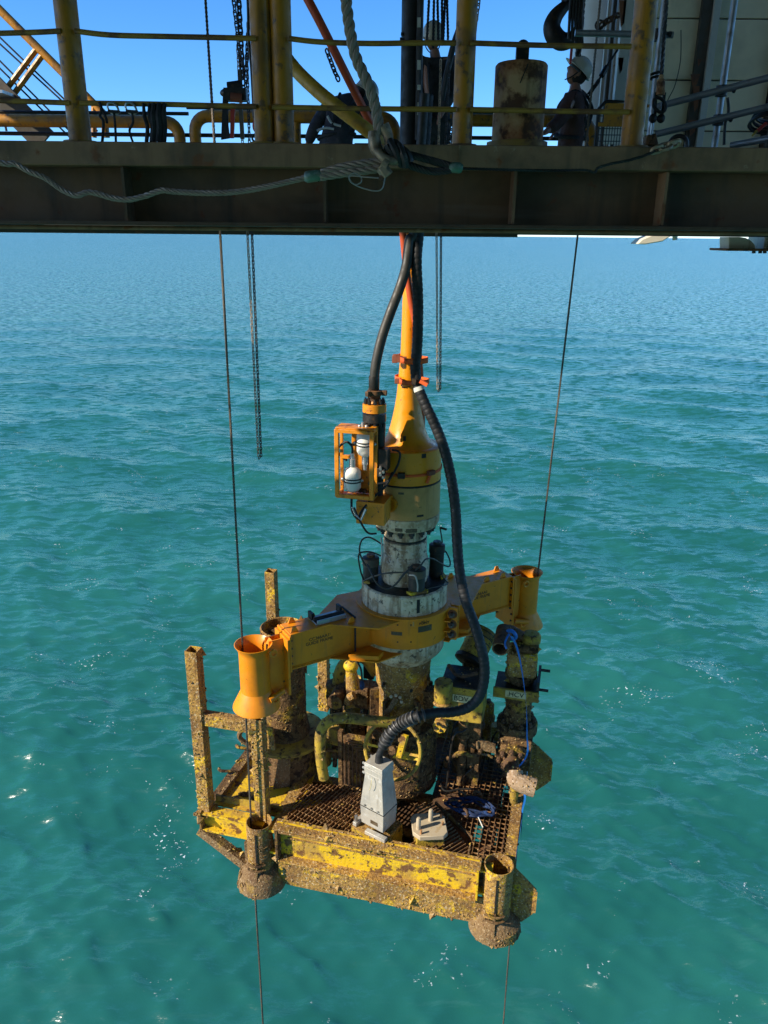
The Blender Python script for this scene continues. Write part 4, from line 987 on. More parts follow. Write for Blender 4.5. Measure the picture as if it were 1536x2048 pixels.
def front_patch(name, r, u, v, w, h, m, parent, d=.004):
    """thin plate on the round body at pixel (u, v)"""
    q = lx(u, v, 8.0 - r); an = math.atan2(q.y, q.x)
    z = lx(u, v, (RIG @ pol(r, an, 0)).y).z
    R3 = Matrix.Rotation(an, 3, 'Z')
    n = max(2, int(w / .03)); b = B(); pts = []
    da = w / r / 2
    for i in range(n + 1):
        aa = an - da + 2 * da * i / n
        pts.append((aa, i))
    vs_ = []
    for aa, i in pts:
        for rr, zz in ((r - .004, z - h / 2), (r + d, z - h / 2), (r + d, z + h / 2), (r - .004, z + h / 2)): vs_.append(pol(rr, aa, zz))
    fs = []
    for i in range(n):
        o = i * 4
        for k in range(4): fs.append((o + k, o + 4 + k, o + 4 + (k + 1) % 4, o + (k + 1) % 4))
    fs.append((0, 1, 2, 3)); fs.append((n * 4 + 3, n * 4 + 2, n * 4 + 1, n * 4))
    return part(name, B().add(vs_, fs), M[m], parent, RIG)
front_patch('paint_stripe', .487, 838, 1213, .035, .16, 'stencil', rt, .002)
front_patch('name_plate', .372, 823, 1062, .12, .04, 'name_plate', rt)
front_patch('name_plate', .372, 797, 1060, .08, .035, 'name_plate', rt)
front_patch('name_plate', .372, 802, 987, .06, .022, 'name_plate', rt)
front_patch('name_plate', .372, 843, 1032, .075, .02, 'stencil', rt)
front_patch('decal', .372, 852, 912, .05, .045, 'stencil', rt, .002)
front_patch('paint_chip', .262, 809, 877, .03, .05, 'stencil', rt, .003)
# port on the left of the middle body
pa = wl(-118)
part('side_port', B().lathe([(0, .015), (.06, .015), (.06, .03), (.085, .03), (.085, -.03)], 24, pol(.37, pa, -2.66), axis_M((0, 0, 0), pol(1, pa, 0)).to_3x3()), M['cage'], rt, RIG)
# four actuators on the drum
for k, (wa, r, z1, dia, m) in enumerate(((186, .385, -3.38, .092, 'hose_grey'), (-70, .36, -3.38, .095, 'hose_grey'), (14, .375, -3.27, .088, 'black_steel'), (100, .37, -3.36, .09, 'hose_grey'))):
    c = pol(r, wl(wa), 0); z0 = -3.664
    rr = dia
    ac = part('actuator', B().lathe([(0, z1 + .0), (rr * .8, z1), (rr, z1 - .012), (rr, z1 - .10), (rr * .94, z1 - .105), (rr * .94, z0)], 24, c), M['steel' if False else m], rt, RIG)
    part('cap', B().lathe([(0, z1 + .028), (.045, z1 + .028), (.048, z1 + .001)], 16, c), M['rust_steel' if k < 2 else 'black_steel'], ac, RIG)
    part('sleeve', B().lathe([(rr + .003, z1 - .014), (rr + .004, z1 - .10)], 24, c), M['wire' if k < 2 else m], ac, RIG)
    e = pol(1, wl(wa), 0); sdv = V((-e.y, e.x, 0))
    part('foot_plate', B().prism([c + e * .09 + sdv * .1 + V((0, 0, z0)), c + e * .09 - sdv * .1 + V((0, 0, z0)), c + e * .02 - sdv * .13 + V((0, 0, z0)), c + e * .02 + sdv * .13 + V((0, 0, z0))], (0, 0, .03)), M['yellow'], ac, RIG, bev=.004)
# small hydraulic lines
def line(label, pts, r=.0095, m='hose_grey', kx=7):
    P = [lx(u, v, Y) for u, v, Y in pts]
    return part('hydraulic_line', B().tube(spl(P, kx), r, 7), M[m], rt, RIG)
line('', [(730, 1165, 7.9), (722, 1145, 7.85), (717, 1115, 7.8), (722, 1105, 7.8), (742, 1104, 7.85), (762, 1112, 7.9)])
line('', [(766, 1090, 7.85), (740, 1075, 7.8), (724, 1080, 7.78), (719, 1100, 7.78), (724, 1118, 7.8), (732, 1132, 7.8)])
line('', [(735, 1130, 7.78), (745, 1150, 7.6), (755, 1168, 7.5), (775, 1178, 7.47), (792, 1168, 7.47), (808, 1148, 7.48), (824, 1134, 7.5)], .011)
line('', [(727, 1162, 7.82), (745, 1154, 7.7), (770, 1147, 7.62), (800, 1145, 7.6), (816, 1146, 7.58)], .009, 'wire')
line('', [(830, 1141, 7.48), (842, 1130, 7.5), (852, 1118, 7.6), (866, 1118, 7.72), (884, 1128, 7.9), (898, 1133, 8.0), (900, 1122, 8.05), (892, 1104, 8.1), (885, 1103, 8.1)], .009)
line('', [(882, 1140, 8.0), (886, 1155, 7.95), (896, 1167, 7.9), (880, 1172, 7.75), (852, 1178, 7.65)], .007)
line('', [(880, 1055, 8.1), (884, 1080, 8.12), (886, 1102, 8.15)], .008)
line('', [(880, 1055, 8.1), (893, 1059, 8.05)], .013, 'black_steel')
line('', [(762, 1075, 7.75), (764, 1095, 7.72), (763, 1120, 7.7), (762, 1130, 7.72)], .009, 'alu')
line('', [(818, 1150, 7.5), (830, 1152, 7.46), (835, 1168, 7.45), (835, 1182, 7.46)], .009, 'alu')

# ---------------- orange guide frame
gf = thing('guide_yoke', 'orange two armed guide frame with flared guide funnels clamped round the running tool', 'guide frame', (0, 0, -4.75), RIG)
b = B(); ring(b, .488, .525, -4.285, -3.925, 64); part('clamp_ring', b, M['orange'], gf, RIG)
b = B(); ring(b, .489, .55, -3.93, -3.905, 64); part('top_lip', b, M['orange'], gf, RIG)
ca = wl(-20)
for s, off in ((-1, -.035), (1, .035)):
    e = pol(1, ca, 0); tv = V((-e.y, e.x, 0))
    b = B().box(e * .585 + tv * off + V((0, 0, -4.105)), (.12, .025, .40), ca)
    part('clamp_plate', b, M['orange'], gf, RIG, bev=.004)
bm2 = bolt_mesh(.030, .075, 'wire')
for z in (-3.985, -4.11, -4.235):
    e = pol(1, ca, 0); tv = V((-e.y, e.x, 0))
    p = e * .59 - tv * .048 + V((0, 0, z))
    inst(bm2, 'clamp_bolt', gf, axis_M(p, -tv), RIG)
    part('boss', B().cyl(p - tv * .002, p + tv * .012, .055, n=14), M['rust_patch'], gf, RIG)
    part('stiffener_rib', B().box(e * .55 - tv * .085 + V((0, 0, z - .062)), (.07, .09, .012), ca), M['orange'], gf, RIG)
front_patch('name_plate', .525, 855, 1257, .165, .07, 'name_plate', gf)
front_patch('name_plate', .525, 793, 1267, .12, .04, 'name_plate', gf)
front_patch('paint_scratch', .525, 827, 1248, .016, .055, 'cream', gf, .003)
for u, v in ((795, 1250), (822, 1250), (795, 1284), (822, 1284)):
    front_patch('plug', .525, u, v, .016, .016, 'black_steel', gf, .003)
q = lx(850, 1243, 7.5); an = math.atan2(q.y, q.x)
text('stencil', 'LIFT\nPOINT', .042, M['stencil'], gf, pol(.5285, an, zt(850, 1243, *(pol(.525, an, 0)[:2]))), (-math.sin(an), math.cos(an), 0), (0, 0, 1), RIG)
bm3 = bolt_mesh(.013, .016, 'black_steel')
FUN = []
for arm, ang in (('left', math.radians(225)), ('right', math.radians(45))):
    e = pol(1, ang, 0); tv = V((-e.y, e.x, 0)); A = Matrix.Rotation(ang, 4, 'Z')
    def P(r, s, z): return e * r + tv * s + V((0, 0, z))
    hw_ = .115; zt_, zb_ = -3.935, -4.325
    ao = part('arm', B().prism([P(.40, -hw_, zb_), P(1.48, -hw_, zb_), P(1.48, hw_, zb_), P(.40, hw_, zb_)], (0, 0, zt_ - zb_)), M['orange'], gf, RIG, bev=.004)
    wing = [(.30, -.44), (.55, -.47), (1.02, -.135), (1.48, -.135), (1.48, .135), (1.02, .135), (.55, .47), (.30, .44)]
    def clipw(z): return [P(r, s, z) for r, s in wing]
    # flared flange plates, cut round the clamp ring
    for z, nm in ((zt_, 'top_flange'), (zb_ - .016, 'bottom_flange')):
        arc = []
        for k in range(9):
            aa = -.98 + 1.96 * k / 8; arc.append((.527 * math.cos(aa), .527 * math.sin(aa)))
        poly = [P(r, s, z) for r, s in arc] + [P(.62, .47, z), P(1.02, .135, z), P(1.48, .135, z), P(1.48, -.135, z), P(1.02, -.135, z), P(.62, -.47, z)]
        part(nm, B().prism(poly, (0, 0, .016)), M['orange'], gf, RIG, bev=.003)
    for s in (-1, 1):
        part('gusset', B().prism([P(.50, s * .38, zb_ + .002), P(.60, s * .45, zb_ + .002), P(.86, s * .262, zb_ + .002), P(.86, s * .25, zb_ + .002)], (0, 0, .05)), M['orange'], gf, RIG)
    for sg in (-1, 1):
        for z in (zt_ - .004, zb_ + .004):
            part('weld_bead', B().tube([P(.62 + .12 * j + .0, sg * (hw_ + .003), z + .002 * (j % 2)) for j in range(8)], [.007 + .002 * (j % 2) for j in range(8)], 6), M['orange'], gf, RIG)
    part('end_plate', B().box(P(1.493, 0, -4.14), (.022, .32, .42), ang), M['orange'], gf, RIG, bev=.003)
    part('mount_plate', B().box(P(1.519, 0, -4.29), (.024, .33, .66), ang), M['orange'], gf, RIG, bev=.003)
    for s in (-.14, .14):
        for z in (-3.99, -4.08, -4.17, -4.26, -4.35, -4.44, -4.53):
            inst(bm3, 'bolt', gf, axis_M(P(1.506 if z < -4.36 else 1.481, s, z), -e), RIG)
            if s * (1 if arm == 'left' else -1) > 0: pass
    fc = e * 1.84; FUN.append(fc)
    prof = [(.148, -4.53), (.148, -4.08), (.155, -4.05), (.172, -4.015), (.192, -3.985), (.198, -3.987), (.178, -4.02), (.164, -4.05), (.158, -4.08), (.158, -4.53)]
    fo = part('guide_funnel', B().lathe(prof, 40, fc), M['orange'], gf, RIG, smooth=60)
    part('cone', B().lathe([(.146, -4.525), (.158, -4.528), (.250, -4.715), (.252, -4.727), (.244, -4.727), (.148, -4.54)], 40, fc), M['orange'], fo, RIG)
    for s in (-.05, .05):
        part('web_plate', B().box(P(1.61, s, -4.29), (.166, .014, .62), ang), M['orange'], gf, RIG)
    part('slot_bar', B().box(P(1.69, 0, -4.29), (.02, .03, .5), ang), M['black_steel'], gf, RIG)
    for r, s, z in ((1.12, -.10, zt_ + .016), (1.36, -.11, zt_ + .016), (1.42, .09, zt_ + .016), (.8, .2, zt_ + .016)):
        a0 = P(r, s, z)
        part('lifting_lug', B().prism([a0 + e * -.045, a0 + e * .045, a0 + e * .02 + V((0, 0, .06)), a0 - e * .02 + V((0, 0, .06))], tv * .014), M['orange'], gf, RIG, bev=.003)
    sgn = 1 if arm == 'left' else -1
    for z in (-4.06, -4.62):
        c = fc - e * .15 + tv * .165 * sgn + V((0, 0, z))
        o = part('latch_eye', B().torus(c, tv, .036, .014, 16, 7), M['orange'], gf, RIG)
    part('latch_pin', B().cyl(fc - e * .26 + tv * .12 * sgn + V((0, 0, -4.565)), fc - e * .08 + tv * .17 * sgn + V((0, 0, -4.60)), .035, n=10), M['orange'], gf, RIG)
    # stencil on the web that faces the viewer
    ss = 1 if arm == 'left' else -1
    xd = e * (-1 if arm == 'left' else 1)
    text('stencil', 'CC366AA1\nGUIDE FRAME', .052, M['stencil'], gf, P(1.14 if arm == 'left' else 1.0, ss * (hw_ + .0005), -4.075), xd, (0, 0, 1), RIG)
e = pol(1, math.radians(225), 0); tv = V((-e.y, e.x, 0))
b0 = e * .98 + V((0, 0, -3.90))
sd_ = part('saddle', B().box(b0 + V((0, 0, -.009)), (.36, .19, .02), math.radians(225)).box(b0 + tv * .09 + V((0, 0, .01)), (.34, .02, .05), math.radians(225)), M['steel'], gf, RIG, bev=.003)
for k, r in enumerate((.81, 1.15)):
    part('saddle_ear', B().box(e * r - tv * .06 + V((0, 0, -3.865)), (.03, .09, .08), math.radians(225)), M['black_steel'], sd_, RIG)
part('saddle_bar', B().cyl(e * .8 + tv * .03 + V((0, 0, -3.875)), e * 1.16 + tv * .03 + V((0, 0, -3.875)), .024, n=10), M['black_steel'], sd_, RIG)
# dark strap looped round the left arm with a blue tail
st = thing('lashing_strap', 'black strap looped over the orange arm with a blue rope tail', 'strap', ly(690, 1330, -.6, -.7), RIG)
q = [e * .72 + tv * s + V((0, 0, z)) for s, z in ((-.15, -3.91), (.14, -3.908), (.146, -4.0), (.146, -4.34), (.10, -4.36), (-.15, -4.36))]
part('strap_loop', B().tube(q, .011, 6), M['rubber'], st, RIG)
q0 = q[3]
part('tail', B().tube(spl([q0, q0 + V((.02, 0, -.1)), q0 + V((.06, .02, -.22)), q0 + V((.07, .02, -.36))], 5), .012, 6), M['rubber'], st, RIG)
part('blue_knot', B().sph(q0 + V((.07, .02, -.42)), .03, (1, 1, 2.0)), M['blue_rope'], st, RIG)
part('blue_loop', B().torus(q0 + V((-.04, 0, -.09)), (0, 1, .2), .04, .006, 16, 6), M['blue_rope'], st, RIG)

# ---------------- accumulator cage
YK = 7.42
ag = thing('accumulator_cage', 'orange frame holding two white accumulator bottles beside the tapered stem', 'accumulator', lx(715, 1055, YK), RIG)
c0 = lx(673, 858, YK); c1 = lx(744, 862, YK)
zT = c0.z; zB = lx(677, 993, YK).z
x0, x1 = c0.x, c0.x + .36; y0 = c0.y; y1 = y0 + .17
for x, y in ((x0, y0), (x1, y0), (x0, y1 + 0), (x1, y1)):
    part('upright', B().box((x, y, (zT + zB) / 2), (.042 if y == y0 else .03, .03, zT - zB)), M['cage'], ag, RIG, bev=.004)
for z in (zT - .015, zB + .015):
    part('front_bar', B().box(((x0 + x1) / 2, y0 - .002, z), (x1 - x0 - .04, .032, .038)), M['cage'], ag, RIG, bev=.004)
    for x in (x0, x1): part('side_bar', B().box((x, (y0 + y1) / 2, z), (.026, y1 - y0 - .03, .034)), M['cage'], ag, RIG, bev=.004)
part('top_plate', B().box(((x0 + x1) / 2, (y0 + y1) / 2 + .02, zT + .009), (x1 - x0 + .03, y1 - y0 + .03, .012)), M['cage'], ag, RIG, bev=.003)
part('bottom_plate', B().box(((x0 + x1) / 2, (y0 + y1) / 2 + .02, zB - .01), (x1 - x0 + .03, y1 - y0 + .03, .012)), M['cage'], ag, RIG, bev=.003)
part('back_plate', B().box(((x0 + x1) / 2 + .05, y1 + .02, (zT + zB) / 2), (x1 - x0 - .1, .012, zT - zB)), M['cage'], ag, RIG, bev=.003)
part('mid_bar', B().box((x0 + .05, y1 - .01, (zT + zB) / 2 + .03), (.1, .03, .035)), M['cage'], ag, RIG)
def bottle(c, zlow, zhigh, up):
    r = .086
    prof = [(0, 0), (.03, .004), (.06, .018), (r, .055), (r, .21), (.07, .245), (.045, .262), (.034, .27)] 
    L = .27
    b = B(); pts = []
    for rr, h in prof:
        pts.append((rr, (zlow + h) if up else (zhigh - h)))
    bo = part('bottle', b.lathe(pts if up else pts, 28, c), M['bottle'], ag, RIG)
    ne = zlow + .27 if up else zhigh - .27; d = 1 if up else -1
    part('neck', B().lathe([(.034, ne - d * .002), (.034, ne + d * .08), (.026, ne + d * .085), (.02, ne + d * .14), (0, ne + d * .14)], 16, c), M['steel'], bo, RIG)
    for k in (.12, .15):
        z = zlow + k if up else zhigh - k
        part('clamp_band', B().torus(V((c[0], c[1], z)), (0, 0, 1), r + .002, .007, 28, 6), M['rubber'], bo, RIG)
    for q in (-.1, .1): part('band_bolt', B().sph(V((c[0] + q, c[1] - .01, zlow + .135 if up else zhigh - .135)), .018), M['steel'], bo, RIG)
ym = (y0 + y1) / 2 + .015
bottle((x0 + .135, ym - .01, 0), zB + .03, 0, True)
bottle((x0 + .255, ym + .035, 0), 0, zT - .025, False)
zn = zB + .03 + .41
part('hose', B().tube(spl([(x0 + .135, ym - .01, zn), (x0 + .13, ym - .01, zn + .07), (x0 + .07, ym, zn + .11), (x0, ym, zn + .06), (x0 - .04, ym + .05, zn), (x0 - .02, ym + .12, zn - .08), (x0 + .05, y1, zn - .1)], 7), .012, 8), M['rubber'], ag, RIG)
part('top_valve', B().cyl(((x0 + x1) / 2 + .06, ym, zT), ((x0 + x1) / 2 + .06, ym, zT + .06), .014, n=8).sph(((x0 + x1) / 2 + .03, ym, zT + .02), .02).sph(((x0 + x1) / 2 + .1, ym, zT + .02), .02), M['steel'], ag, RIG)
for x, z in ((x0 + .20, zB + .03), (x0 + .24, zB + .03), (x0 + .13, zT - .18), (x0 + .3, zB + .12)):
    part('knob', B().cyl((x, y1 - .03, z), (x, y1 + .015, z), .02, n=10), M['rust_steel'], ag, RIG)
part('hose', B().tube(spl([(x1 + .02, y1 - .02, zB + .12), (x1 + .12, y1 + .02, zB + .15), (x1 + .2, y1 + .1, zB + .3), (x1 + .21, y1 + .14, zB + .42), (x1 + .13, y1 + .12, zB + .45)], 7), .012, 8), M['rubber'], ag, RIG)
part('hose', B().tube(spl([(x1 + .15, y1 + .1, zB + .22), (x1 + .10, y1 - .02, zB + .10), (x1 - .02, y1 - .1, zB - .02), (x1 - .10, y0 - .02, zB - .13), (x1 - .13, y0 - .05, zB - .2), (x1 - .19, y0 - .05, zB - .12), (x1 - .21, y0, zB - .01)], 7), .013, 8), M['rubber'], ag, RIG)
part('valve_block', B().box((x1 + .07, y1 + .06, (zT + zB) / 2 + .02), (.1, .12, .22)).box((x1 + .05, y1 + .02, (zT + zB) / 2 - .11), (.07, .08, .09)), M['black_steel'], ag, RIG, bev=.005)
for k in range(4): part('fitting', B().cyl((x1 + .05 + .03 * (k % 2), y1 - .01, (zT + zB) / 2 - .05 - .03 * k), (x1 + .06 + .03 * (k % 2), y1 - .06, (zT + zB) / 2 - .06 - .03 * k), .014, n=8), M['steel'], ag, RIG)
zz = lx(735, 1000, YK).z
part('mount_box', B().box((x1 - .02, y0 + .15, zB - .16), (.30, .26, .24)), M['cage'], ag, RIG, bev=.006)
part('mount_arm', B().bar((x1 - .0, y0 + .2, zB - .14), pol(.33, wl(-125), zB - .14), .14, .16), M['cage'], ag, RIG, bev=.005)
part('back_arm', B().bar((x1 - .1, y1 + .01, zT - .3), pol(.34, wl(-140), zT - .32), .12, .1), M['cage'], ag, RIG)
part('pipe_stub', B().cyl((x1 - .01, y1 + .12, zB - .06), (x1 + .01, y1 + .12, zT + .02), .055, n=16), M['black_steel'], ag, RIG)
part('hydraulic_line', B().tube(spl([lx(708, 1015, 7.3), lx(718, 1038, 7.3), lx(735, 1065, 7.45), lx(752, 1067, 7.6)], 6), .011, 7), M['rubber'], ag, RIG)
part('quick_coupling', B().tube([lx(704, 1014, 7.3), lx(712, 1030, 7.3)], [.008, .016], 8).tube([lx(712, 1030, 7.28), lx(722, 1040, 7.28), lx(732, 1018, 7.28)], .013, 8), M['steel'], ag, RIG)

# ---------------- high pressure hose with flanged coupling
hh = thing('pressure_hose', 'thick dark hose ending in a bolted flange coupling above the accumulator cage', 'hose', lx(749, 852, 7.56), RIG)
yh = 7.58
P = [RIGI @ V((.33, 7.82, 1.2)), RIGI @ V((.27, 7.80, .1))] + [lx(u, v, Y) for u, v, Y in ((819, 480, 7.78), (813, 530, 7.74), (800, 575, 7.70), (782, 622, 7.66), (766, 668, 7.62), (756, 706, 7.59), (750, 740, yh), (748, 775, yh))]
part('hose', B().tube(spl(P, 8), .048, 14), M['hose_grey'], hh, RIG)
c = lx(749, 782, yh); zc = c.z; cx, cy = c.x, c.y
def zrow(v): return lx(749, v, yh).z
part('sleeve', B().lathe([(.051, zrow(752)), (.053, zrow(755)), (.053, zrow(778)), (.045, zrow(780))], 18, (lx(748, 770, yh).x, cy, 0)), M['black_steel'], hh, RIG)
part('hammer_nut', B().lathe([(.045, zrow(780)), (.075, zrow(781)), (.078, zrow(788)), (.055, zrow(794)), (.04, zrow(797)), (.04, zrow(804))], 18, (cx, cy, 0)), M['rust_steel'], hh, RIG)
for k in range(3):
    a = 2 * PI * k / 3 + .1; part('nut_ear', B().box(V((cx, cy, zrow(785))) + pol(.10, a, 0), (.05, .04, .05), a), M['rust_steel'], hh, RIG, bev=.006)
fl = part('upper_flange', B().lathe([(.04, zrow(802)), (.05, zrow(806)), (.118, zrow(807)), (.118, zrow(823)), (.05, zrow(824))], 28, (cx, cy, 0)), M['cage'], hh, RIG)
fl2 = part('lower_flange', B().lathe([(.05, zrow(827)), (.118, zrow(827)), (.118, zrow(842)), (.05, zrow(844)), (.045, zrow(866))], 28, (cx, cy, 0)), M['black_steel'], hh, RIG)
bm4 = bolt_mesh(.019, .05, 'black_steel')
for k in range(10):
    a = 2 * PI * k / 10
    inst(bm4, 'flange_bolt', hh, axis_M(V((cx, cy, zrow(806))) + pol(.092, a, 0), (0, 0, 1)), RIG)
    inst(bm4, 'flange_bolt', hh, axis_M(V((cx, cy, zrow(843))) + pol(.092, a, 0), (0, 0, -1)), RIG)

# ---------------- umbilical with stab connector
um = thing('umbilical', 'black spiral wrapped umbilical looping down to the stab connector on the platform', 'umbilical', lz(757, 1512, -5.55), RIG)
CONX = lz(757, 1650, -6.22)                      # base of the connector
CTOP = V((CONX.x, CONX.y, zt(757, 1520, CONX.x, CONX.y)))
YC_ = (RIG @ CTOP).y
P = [RIGI @ V((.36, 7.86, 1.2)), RIGI @ V((.31, 7.82, .12))] + [lx(u, v, Y) for u, v, Y in ((833, 520, 7.78), (836, 600, 7.78), (835, 680, 7.77), (831, 740, 7.75), (836, 772, 7.71), (850, 808, 7.66), (870, 850, 7.60), (889, 900, 7.55),
     (903, 960, 7.5), (911, 1020, 7.45), (914, 1080, 7.4), (919, 1140, 7.3), (931, 1200, 7.2), (951, 1255, 7.1), (966, 1310, 7.03), (969, 1352, 7.0), (960, 1390, 6.98), (938, 1414, 6.97), (905, 1424, 6.96), (868, 1426, 6.93), (832, 1434, 6.9), (802, 1447, YC_ + .02), (780, 1468, YC_), (766, 1492, YC_))] + [CTOP + V((0, 0, .06)), CTOP + V((0, 0, -.02))]
hs = resample(spl(P, 10), .0105)
n = len(hs)
rr = [.054 * (1 - .09 * (i % 5 == 0)) if i < n * .93 else .058 * (1 - .12 * (i % 4 == 0)) for i in range(n)]
i1 = int(n * .975)
for i in range(i1, n): rr[i] = .036
ho = part('hose', B().tube(hs, rr, 14), M['rubber'], um, RIG, smooth=70)
iw = int(n * .43)
part('white_band', B().tube([p for p in hs if abs((RIG @ p).z - lx(838, 778, 7.7).z) < .022], .057, 14), M['paper'], um, RIG)
# ridged grey section near the connector
i0, i2 = int(n * .885), int(n * .967)
for i in range(i0, i2, 5):
    part('wrap_coil', B().tube([hs[i], hs[i + 1], hs[i + 2], hs[i + 3]], [.050, .073, .073, .050], 16), M['wrap'], ho, RIG)
cn = thing('stab_connector', 'scuffed aluminium stab connector box standing under the end of the umbilical', 'connector', CONX, RIG)
TW = math.radians(-22)                            # turned a little more than the platform
def cq(x, y, z): return CONX * 1 + Matrix.Rotation(TW, 3, 'Z') @ V((x, y, 0)) + V((0, 0, z - CONX.z))
zt_c = CTOP.z - .02; zb_c = CONX.z
def frustum(z0, w0, d0, z1, w1, d1, dx0=0, dx1=0):
    return B().add([cq(-w0 / 2 + dx0, -d0 / 2, z0), cq(w0 / 2 + dx0, -d0 / 2, z0), cq(w0 / 2 + dx0, d0 / 2, z0), cq(-w0 / 2 + dx0, d0 / 2, z0), cq(-w1 / 2 + dx1, -d1 / 2, z1), cq(w1 / 2 + dx1, -d1 / 2, z1), cq(w1 / 2 + dx1, d1 / 2, z1), cq(-w1 / 2 + dx1, d1 / 2, z1)],
                   [(3, 2, 1, 0), (4, 5, 6, 7), (0, 1, 5, 4), (1, 2, 6, 5), (2, 3, 7, 6), (3, 0, 4, 7)])
H_ = zt_c - zb_c
part('hood', frustum(zb_c + H_ * .34, .32, .26, zt_c - .125, .225, .20), M['alu'], cn, RIG, bev=.006)
part('lower_hood', frustum(zb_c + .05, .30, .24, zb_c + H_ * .34, .32, .26), M['alu'], cn, RIG, bev=.006)
part('head_block', frustum(zt_c - .122, .245, .215, zt_c - .058, .24, .21), M['alu'], cn, RIG, bev=.004)
part('head_block', frustum(zt_c - .055, .245, .215, zt_c, .235, .205), M['alu'], cn, RIG, bev=.004)
part('cable_gland', B().cyl(cq(0, 0, zt_c - .001), cq(0, 0, zt_c + .075), .047, .04, 16), M['rubber'], cn, RIG)
for z in (zt_c - .03, zt_c - .09, zt_c - .15):
    for y in (-.085, .06):
        part('bolt', B().cyl(cq(-.118, y, z), cq(-.155, y, z), .014, n=6), M['steel'], cn, RIG)
for x in (-.09, .0, .09):
    part('cap_screw', B().cyl(cq(x, -.128, zb_c + H_ * .34 + .03), cq(x, -.142, zb_c + H_ * .34 + .03), .011, n=6), M['steel'], cn, RIG)
part('seam', B().box(cq(0, 0, zb_c + H_ * .34), (.326, .266, .007), TW), M['black_steel'], cn, RIG)
part('seam', B().box(cq(0, 0, zt_c - .0565), (.238, .208, .004), TW), M['black_steel'], cn, RIG)
part('serial_plate', B().box(cq(.03, -.1225, zb_c + .13), (.10, .006, .05), TW), M['name_plate'], cn, RIG)
part('latch_bar', B().bar(cq(-.2, -.18, zb_c + .03), cq(-.2, .15, zb_c + .03), .05, .05), M['alu'], cn, RIG, bev=.004)
part('latch_foot', B().bar(cq(-.04, -.175, zb_c + .025), cq(.22, -.16, zb_c + .025), .06, .045), M['alu'], cn, RIG, bev=.004)
for y in (-.15, -.03, .1): part('pin', B().cyl(cq(-.2, y, zb_c + .055), cq(-.2, y, zb_c + .13), .018, n=10), M['steel'], cn, RIG)
part('base_plate', B().add([cq(-.24, -.19, zb_c - .02), cq(.2, -.19, zb_c - .02), cq(.2, .19, zb_c - .02), cq(-.24, .19, zb_c - .02), cq(-.24, -.19, zb_c), cq(.2, -.19, zb_c), cq(.2, .19, zb_c), cq(-.24, .19, zb_c)], [(3, 2, 1, 0), (4, 5, 6, 7), (0, 1, 5, 4), (1, 2, 6, 5), (2, 3, 7, 6), (3, 0, 4, 7)]), M['growth'], cn, RIG, bev=.004)
part('cable_tie', B().tube(spl([cq(.0, -.125, zt_c - .13), cq(.012, -.15, zt_c - .18), cq(.004, -.155, zt_c - .24), cq(-.012, -.155, zt_c - .28)], 5), .004, 5), M['plate_cream'], cn, RIG)

# ---------------- ratchet straps
def strap_ring(name, label, z, r, w, m='strap', off=(0, 0), buckle=None, tilt=0):
    t = thing(name, label, 'strap', (0, 0, z), RIG)
    b = B(); n = 36; vs_ = []
    for k in range(n):
        a = 2 * PI * k / n; ra = r(a) if callable(r) else r
        for q in (-1, 1): vs_.append(pol(ra, a, z + q * w / 2 + tilt * math.sin(a)))
    fs = [(2 * k, 2 * ((k + 1) % n), 2 * ((k + 1) % n) + 1, 2 * k + 1) for k in range(n)]
    b.add(vs_, fs); o = part('webbing', b, M[m], t, RIG)
    sm = o.modifiers.new('thick', 'SOLIDIFY'); sm.thickness = .006; sm.offset = 1
    return t
aH = math.atan2((lx(835, 720, 7.76)).y, (lx(835, 720, 7.76)).x)
def rstem(r0, reach, wd):
    def f(a):
        d = (a - aH + PI) % (2 * PI) - PI
        return max(r0, reach * max(0, math.cos(d)) if abs(d) < .75 else r0)
    return f
z1_ = lx(810, 719, 7.85).z; z2_ = lx(810, 762, 7.82).z
s1 = strap_ring('ratchet_strap', 'upper orange ratchet strap binding the hoses to the yellow stem', z1_, rstem(.112, .285, .7), .055)
part('dark_pad', B().box(lx(803, 719, 7.83), (.10, .02, .06)), M['brown_strap'], s1, RIG)
part('ratchet', B().box(lx(790, 718, 7.9), (.05, .06, .075)).cyl(lx(786, 712, 7.9), lx(800, 712, 7.9), .02, n=8), M['brown_strap'], s1, RIG, bev=.005)
s2 = strap_ring('ratchet_strap', 'lower orange ratchet strap with loose tail below the first strap on the stem', z2_, rstem(.135, .31, .7), .05)
part('buckle', B().box(lx(828, 763, 7.66), (.045, .02, .06)), M['black_steel'], s2, RIG)
part('ratchet', B().box(lx(795, 762, 7.88), (.05, .05, .05)), M['brown_strap'], s2, RIG, bev=.005)
part('loose_tail', B().bar(lx(840, 762, 7.62), lx(855, 770, 7.6), .03, .035), M['strap'], s2, RIG)
part('wire_loop', B().tube([lx(803, 760, 7.78), lx(804, 776, 7.76), lx(820, 773, 7.76), lx(822, 762, 7.76)], .005, 5), M['black_steel'], s2, RIG)
z3_ = zt(835, 951, .1, -.36)
s3 = strap_ring('ratchet_strap', 'orange strap with ratchet round the wide yellow body', z3_, .376, .028, tilt=.008)
q = lx(803, 952, 7.63); an = math.atan2(q.y, q.x)
part('ratchet', B().box(pol(.392, an, z3_), (.04, .075, .06), an), M['black_steel'], s3, RIG, bev=.005)
q = lx(868, 950, 7.66); an = math.atan2(q.y, q.x)
part('strap_knot', B().box(pol(.39, an, z3_ + .01), (.04, .09, .05), an), M['brown_strap'], s3, RIG, bev=.006)
part('tail', B().bar(pol(.388, an, z3_), pol(.385, an - .12, z3_ - .1), .012, .03), M['strap'], s3, RIG)
